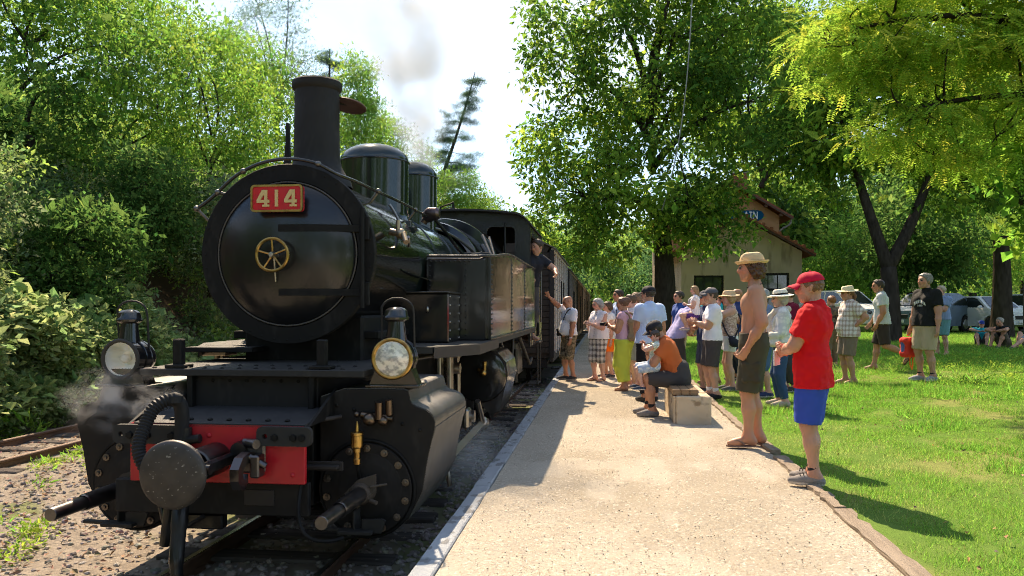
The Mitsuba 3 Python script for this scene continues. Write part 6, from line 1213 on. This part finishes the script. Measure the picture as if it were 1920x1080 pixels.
# ---------------------------------------------------------------- the overgrown bank at the left
def bt(name, label, x, y, lobes, tips, gr, cs, seed, tr=.13, fork=None, limbs=6, **kw):
    z = float(bank_z(x, y)); return tree(name, label, 'tree' if 'tree' in name or 'pine' in name else 'shrub', (x, y, z), tr, fork or z + 1.2, lobes, tips, gr, cs, seed, limbs, twigs=True, **kw)
bt('hillside_tree', 'bright yellow green tree on the bank, left of the engine chimney', -11.9, 22.5, [(-11.3, 22, 7.3, 2.0, 2.6, 2.0), (-10.4, 21.5, 5.4, 1.4, 2.0, 1.2), (-12.3, 23, 9.0, 1.6, 2, 1.4), (-10.6, 23.5, 6.6, 1.2, 1.8, 1.2)], 170, G_BR, .85, 41)
bt('hillside_tree', 'yellow green tree on the bank at upper left', -15.0, 24, [(-14.6, 24, 8.9, 2.1, 2.3, 1.9), (-15.4, 24.6, 10.8, 2.1, 2.4, 1.6), (-13.4, 24, 7.0, 1.3, 1.8, 1.2)], 190, G_BR, .95, 42)
bt('hillside_tree', 'dark tree at the upper left corner', -15.0, 19.5, [(-14.0, 19.4, 8.3, 1.9, 2.1, 1.5), (-15.2, 20, 9.9, 2.0, 2.2, 1.4), (-13.2, 19.4, 6.6, 1.1, 1.6, 1.0)], 140, [G_DK[1], G_BR[1], G_BR[0]], .95, 43, .16)
bt('hillside_tree', 'bright green tree on the bank just left of the chimney, further off', -13.2, 29, [(-12.2, 28, 8.6, 2.0, 2.8, 1.8), (-11.6, 29.5, 6.8, 1.6, 2.4, 1.2), (-13.0, 28, 10.4, 1.6, 2, 1.2)], 160, G_BR, .95, 44)
bt('hillside_tree', 'sparse grey green tree at the skyline above the chimney', -15.2, 35, [(-14.6, 34, 13.2, 2.2, 2.2, 2.0), (-13.4, 34, 11.4, 1.2, 1.4, 1.0), (-15, 34, 16.0, 2.4, 2, 1.6)], 150, G_GR, .9, 45, .16)
bt('hillside_tree', 'slender bright green tree right of the chimney', -12.4, 38, [(-11.7, 38, 10.0, 1.5, 2.0, 1.8), (-12.1, 38, 12.6, 1.0, 1.2, 1.3), (-10.9, 38, 8.6, 1.1, 1.6, 1.2), (-11.2, 38, 11.4, .8, 1, .9)], 190, G_BR, .95, 46, .12)
bt('hillside_tree', 'green tree above the domes on the skyline', -13.6, 50, [(-12.2, 50, 11.2, 1.8, 2.4, 1.2), (-11.0, 51, 9.9, 1.4, 2, 1.0), (-13.6, 50, 12.4, 1.4, 2, 1.2)], 130, G_GR + [G_BR[1]], 1.1, 47)
bt('hillside_tree', 'bright bush above the engine cab roof', -10.8, 58, [(-10.4, 58, 10.0, 1.7, 2.4, 1.6), (-9.2, 59, 8.6, 1.6, 2.4, 1.4), (-11.6, 58, 8.8, 1.4, 2, 1.2)], 130, G_BR, 1.15, 48)
bt('hillside_tree', 'brownish green tree above the cab, far off', -10.8, 72, [(-10.6, 72, 10.4, 1.8, 2.2, 1.3), (-8.8, 73, 9.4, 1.6, 2, 1.0), (-12.4, 74, 10.8, 1.6, 2, 1.2)], 110, G_GR + [G_DK[1]], 1.2, 49)
bt('hillside_tree', 'pale green tree at the foot of the skyline beside the big tree', -7.4, 84, [(-7.0, 84, 8.8, 2.2, 2.5, 1.8), (-4.8, 86, 8.0, 2.0, 2.5, 1.8), (-9.2, 84, 9.4, 1.8, 2.5, 1.6)], 110, G_FAR[:2], .62, 50)
for i, (x, y, zt, rx, lb) in enumerate(((-9.95, 20.3, 3.6, 1.2, 'low green shrub beside the smokebox, at the foot of the bank'), (-10.4, 15.2, 2.6, 1.0, 'dark shrub on the bank above the left head lamp'), (-10.6, 11.8, 3.4, 1.1, 'dull green shrub at the left edge'), (-9.8, 26.5, 3.8, 1.3, 'green shrub at the foot of the bank behind the boiler'), (-11.0, 18.6, 4.3, 1.1, 'dark shrub halfway up the bank'))):
    bt('hillside_shrub', lb, x - .5, y, [(x, y, zt, rx, rx * 1.3, rx), (x + .2, y - .8, zt - 1.0, rx * .8, rx, rx * .7)], 110, (G_UN, G_DK, G_UN, G_BR, G_DK)[i], (1.2, .7, 1.1, .8, .7)[i], 70 + i, .07, limbs=5)
def pine(name, label, a, b, sp, seed, tr):
    r = np.random.default_rng(seed); t = thing(name, label, 'pine tree'); a, b = np.array(a, float), np.array(b, float)
    pt = smooth_path([a, a * .6 + b * .4 + [.25, 0, 0], b], 8); put('trunk', tube(pt, np.linspace(tr, .03, len(pt)), 9), 'bark', None, True, t); k = 0
    for h in np.linspace(.16, .99, 27):
        o = pt[int(h * (len(pt) - 1))]
        for _ in range(2):
            an = r.uniform(0, 2 * PI); ln = sp * (1.08 - h) * r.uniform(.55, 1.2) + .25; e = o + [math.cos(an) * ln, math.sin(an) * ln, -.22 * ln + r.normal(.12, .18)]
            put('branch', tube([o, o * .5 + e * .5 + [0, 0, .1], e], [.045 * (1.1 - h), .03 * (1.1 - h), .01], 5), 'bark', None, True, t)
            for q in np.linspace(.45, 1.0, max(2, int(ln * 2.4))):
                inst(f'{t}__crown__{k:04d}', G_PI[k % 2], o + (e - o) * q + r.normal(0, .12, 3), r.uniform(.75, 1.2), r); k += 1
pine('leaning_pine', 'tall dark pine leaning right on the skyline above the cab', (-13.9, 60, 7.5), (-9.7, 60, 19.4), 3.0, 81, .22)
pine('skyline_pine', 'grey pine top on the skyline right of the chimney', (-19.2, 52, 9), (-18.3, 52, 18.9), 2.8, 82, .20)
# ground cover of the bank
r = np.random.default_rng(88); k = 0
def cover(n, x0, x1, y0, y1, grp, s0, s1, lift, pw=1.0, gap=.35):
    global k
    for _ in range(n):
        y = y0 + (y1 - y0) * r.random() ** pw; x = x1 + (x0 - x1) * r.random()
        if meshkit.noise(np.array([x * .9, y * .7, 3.0]), 4) < gap: continue
        s = r.uniform(s0, s1); inst(f'undergrowth__{k:05d}', grp[int(r.integers(len(grp)))], (x, y, float(bank_z(x, y)) + lift * s), s, r); k += 1
cover(1500, -15, -9.3, 9, 24, G_UN, .8, 1.7, .30, 1.0)
cover(900, -17, -9.3, 24, 60, G_UN, 1.3, 2.6, .3, 1.2)
cover(350, -19, -12, 60, 110, G_FAR, .5, .9, .5, 1.0, 0)
cover(420, -24, -14, 9, 26, G_DK, .8, 1.5, .5, 1.0, 0)
cover(380, -30, -15, 16, 110, G_FAR, .5, 1.0, .6, 1.0, 0)
cover(760, -10.3, -8.75, 8.5, 17, G_BB, .8, 1.5, .38, 1.1, .15)
cover(420, -10.2, -8.9, 9.5, 15.5, G_BB, .9, 1.5, .95, 1.0, .42)
lab('undergrowth', 'dense tangle of shrubs and brambles covering the bank', 'undergrowth', None, 'stuff')

# ---------------------------------------------------------------- grass
def grass_patch(name, n, size, h, base, seed, spread=1.0, tip=None):
    r = np.random.default_rng(seed); P = np.stack([r.uniform(-size / 2, size / 2, n), r.uniform(-size / 2, size / 2, n), np.zeros(n)], 1)
    D = unit(np.stack([r.normal(0, .45 * spread, n), r.normal(0, .45 * spread, n), np.ones(n)], 1)); L_ = h * np.exp(r.normal(0, .35, n)); S = unit(np.cross(D, unit(r.normal(0, 1, (n, 3)))))
    w = np.clip(h * .055, .0016, .005)
    v = np.stack([P - S * w, P + S * w, P + D * L_[:, None] + unit(r.normal(0, 1, (n, 3)) * [1, 1, 0]) * L_[:, None] * .22], 1).reshape(-1, 3)
    c = lcol(base, n, r, .28); yel = r.random(n) < .09; c[yel] = np.array([.22, .19, .07]) * r.uniform(.7, 1.2, (yel.sum(), 1)); c = np.repeat(c, 3, 0)
    scene[name] = {'type': 'shapegroup', 'blades': mikit.ply((v, np.arange(3 * n).reshape(-1, 3)), 'leaf', smooth=False, color=c)}
    return name
GP = [grass_patch('grass_short', 620, .5, .035, (.086, .150, .022), 1), grass_patch('grass_dry', 420, .5, .030, (.135, .175, .045), 2), grass_patch('grass_lush', 560, .5, .065, (.072, .142, .020), 3), grass_patch('grass_far', 700, 1.0, .06, (.080, .148, .022), 4)]
r = np.random.default_rng(99); k = 0
for x in np.arange(1.95, 13, .42):
    for y in np.arange(3.2, 17, .42):
        d = -x * FWD[0] * 0 + y * FWD[1] + x * FWD[0]; lat = x * FWD[1] - y * FWD[0]
        if d < 3 or abs(lat) > .67 * d + .4: continue
        px, py = x + r.uniform(-.2, .2), y + r.uniform(-.2, .2); f = meshkit.fbm(np.array([px * .8, py * .8, 7.0]), 3, 2)
        g = GP[1] if f < .34 else GP[0] if f < .56 else GP[2]
        if px < 2.0: px = 2.0
        scene[f'grass__{k:05d}'] = {'type': 'instance', 'sg': {'type': 'ref', 'id': g}, 'to_world': T().translate([float(px), float(py), float(lawn_z(px, py)) - .003]).rotate([0, 0, 1], float(r.uniform(0, 360))).scale(float(r.uniform(.8, 1.25)))}; k += 1
for x in np.arange(2.2, 24, .85):
    for y in np.arange(17, 34, .85):
        d = y * FWD[1] + x * FWD[0]; lat = x * FWD[1] - y * FWD[0]
        if abs(lat) > .67 * d + .5: continue
        scene[f'grass__{k:05d}'] = {'type': 'instance', 'sg': {'type': 'ref', 'id': GP[3]}, 'to_world': T().translate([float(x), float(y), float(lawn_z(x, y))]).rotate([0, 0, 1], float(r.uniform(0, 360))).scale(float(r.uniform(.9, 1.5)))}; k += 1
lab('grass', 'short sunlit lawn grass with dry patches', 'grass', None, 'stuff')
# weeds between the tracks and tall plants in the lawn
WE = [cluster('spray_weed_a', 60, .16, .06, (.10, .14, .02), 61, .6, -.3, .4), cluster('spray_weed_b', 50, .18, .09, (.085, .14, .02), 62, .9, -.8, .18)]
k = 0
for n_, xs_, ys_, zf, s0, s1 in ((200, (-6.9, -3.7), (5.2, 14), bed_z, .4, .9), (45, (-7.2, -6.6), (8, 15), bed_z, .5, 1.0), (60, (-9.2, -8.3), (9, 22), bed_z, .9, 2.0), (240, (5.5, 12), (10.5, 22), lawn_z, .5, 1.1)):
    for _ in range(n_):
        x, y = r.uniform(*xs_), r.uniform(*ys_)
        if xs_[0] < 0 and meshkit.noise(np.array([x * 1.2, y * 1.2, 1.0]), 8) < .42: continue
        s = r.uniform(s0, s1); inst(f'weeds__{k:04d}', WE[int(r.integers(2))], (x, y, float(zf(x, y)) + .06 * s), s, r); k += 1
lab('weeds', 'small weeds scattered over the lawn and between the tracks', 'weeds', None, 'stuff')
n = 700; X = r.uniform(1.9, 9, n); Y = 3.6 + 12 * r.random(n); P = np.stack([X, Y, lawn_z(X, Y) + r.uniform(.02, .05, n)], 1)
m, c = leaf_quads(P, unit(r.normal(0, 1, (n, 3)) * [1, 1, .3]), unit(r.normal(0, .5, (n, 3)) + [0, 0, 1]), r.uniform(.02, .05, n), r.uniform(.015, .03, n), np.clip(np.array([[.42, .30, .16]]) * r.uniform(.4, 1.3, (n, 1)) + r.normal(0, .03, (n, 3)), .03, .7), .25)
kk = put('fallen_leaves', m, 'plain', c, False); lab(kk, 'a few dry leaves fallen on the lawn grass', 'fallen leaves', None, 'stuff')
n = 3600; X = np.where(r.random(n) < .75, r.uniform(-6.9, -3.4, n), r.uniform(-8.1, -7.2, n)); Y = 4 + 12 * r.random(n) ** 1.2; P = np.stack([X, Y, bed_z(X, Y) + r.uniform(.012, .045, n)], 1)
m, c = leaf_quads(P, unit(r.normal(0, 1, (n, 3)) * [1, 1, .25]), unit(r.normal(0, .4, (n, 3)) + [0, 0, 1]), r.uniform(.035, .075, n), r.uniform(.02, .045, n), np.clip(np.array([[.36, .24, .17]]) * r.uniform(.5, 1.3, (n, 1)) + r.normal(0, .02, (n, 3)), .03, .6), .25)
kk = put('fallen_leaves', m, 'plain', c, False); lab(kk, 'dry brown fallen leaves on the ground between the tracks', 'fallen leaves', None, 'stuff')
# ---------------------------------------------------------------- steam and smoke
def plume(name, label, cat_, lo, hi, res, dens, scale, alb):
    n = [max(4, int((hi[i] - lo[i]) / res)) for i in range(3)]
    g = np.stack(np.meshgrid(*[lo[i] + (np.arange(n[i]) + .5) / n[i] * (hi[i] - lo[i]) for i in range(3)], indexing='ij'), -1)
    d = np.clip(dens(g), 0, 1)
    e = np.ones(d.shape)
    for i in range(3):
        t = (np.arange(n[i]) + .5) / n[i]; f = np.clip(np.minimum(t, 1 - t) / .12, 0, 1); e = e * f.reshape([-1 if j == i else 1 for j in range(3)])
    d = (d * e).transpose(2, 1, 0)[..., None].astype(np.float32)
    size = [hi[i] - lo[i] for i in range(3)]
    scene[name + '_medium'] = {'type': 'heterogeneous', 'albedo': {'type': 'constvolume', 'value': {'type': 'rgb', 'value': alb}}, 'scale': float(scale),
        'sigma_t': {'type': 'gridvolume', 'grid': mi.VolumeGrid(d), 'to_world': T().translate(list(lo)).scale(size), 'wrap_mode': 'clamp'}}
    scene[name] = {'type': 'cube', 'to_world': T().translate([(lo[i] + hi[i]) / 2 for i in range(3)]).scale([s / 2 for s in size]), 'bsdf': {'type': 'null'}, 'interior': {'type': 'ref', 'id': name + '_medium'}}
    lab(name, label, cat_, None, 'stuff')
def smoke(g):
    x, y, z = g[..., 0], g[..., 1], g[..., 2]; h = np.maximum(z - 3.15, 0)
    w = meshkit.fbm(g * 1.6, 4, 3) - .5
    cx = -2.60 - .10 * h + .50 * w * np.minimum(h, 1.5); cy = 11.3 + .1 * h
    r = .16 + .21 * h
    q = np.sqrt((x - cx) ** 2 + (y - cy) ** 2 * 1.2) / r
    n = meshkit.fbm(g * np.array([3.2, 3.2, 2.4]), 5, 8)
    return np.clip(1.25 - q, 0, 1) * np.clip((n - .34) * 3.2, 0, 1) * np.clip(1.25 - .30 * h, .10, 1.1)
plume('smoke_plume', 'pale grey white smoke rising behind the domes', 'smoke', (-4.6, 9.9, 3.1), (-.9, 12.9, 7.4), .055, smoke, 4.6, [.86, .87, .88])
def puff(c, r, f, seed, thr=.42):
    c, r = np.array(c), np.array(r)
    def fn(g):
        q = np.linalg.norm((g - c) / r, axis=-1); n = meshkit.fbm(g * f, 5, seed)
        return np.clip(1.1 - q, 0, 1) * np.clip((n - thr) * 6.5, 0, 1)
    return fn
plume('steam_puff', 'wisp of steam at the foot of the left head lamp', 'steam', (-3.75, 4.86, .56), (-2.80, 5.27, 1.02), .013, puff((-3.2, 5.06, .78), (.48, .22, .26), 8.5, 5, .50), 3.4, [.99, .99, .99])
plume('steam_puff_001', 'wisp of steam drifting low beside the kerb at the engine wheels', 'steam', (-1.75, 6.9, -.46), (-.92, 9.3, .32), .035, puff((-1.3, 8.0, -.12), (.40, 1.1, .36), 5, 6, .40), 1.5, [.97, .97, .97])
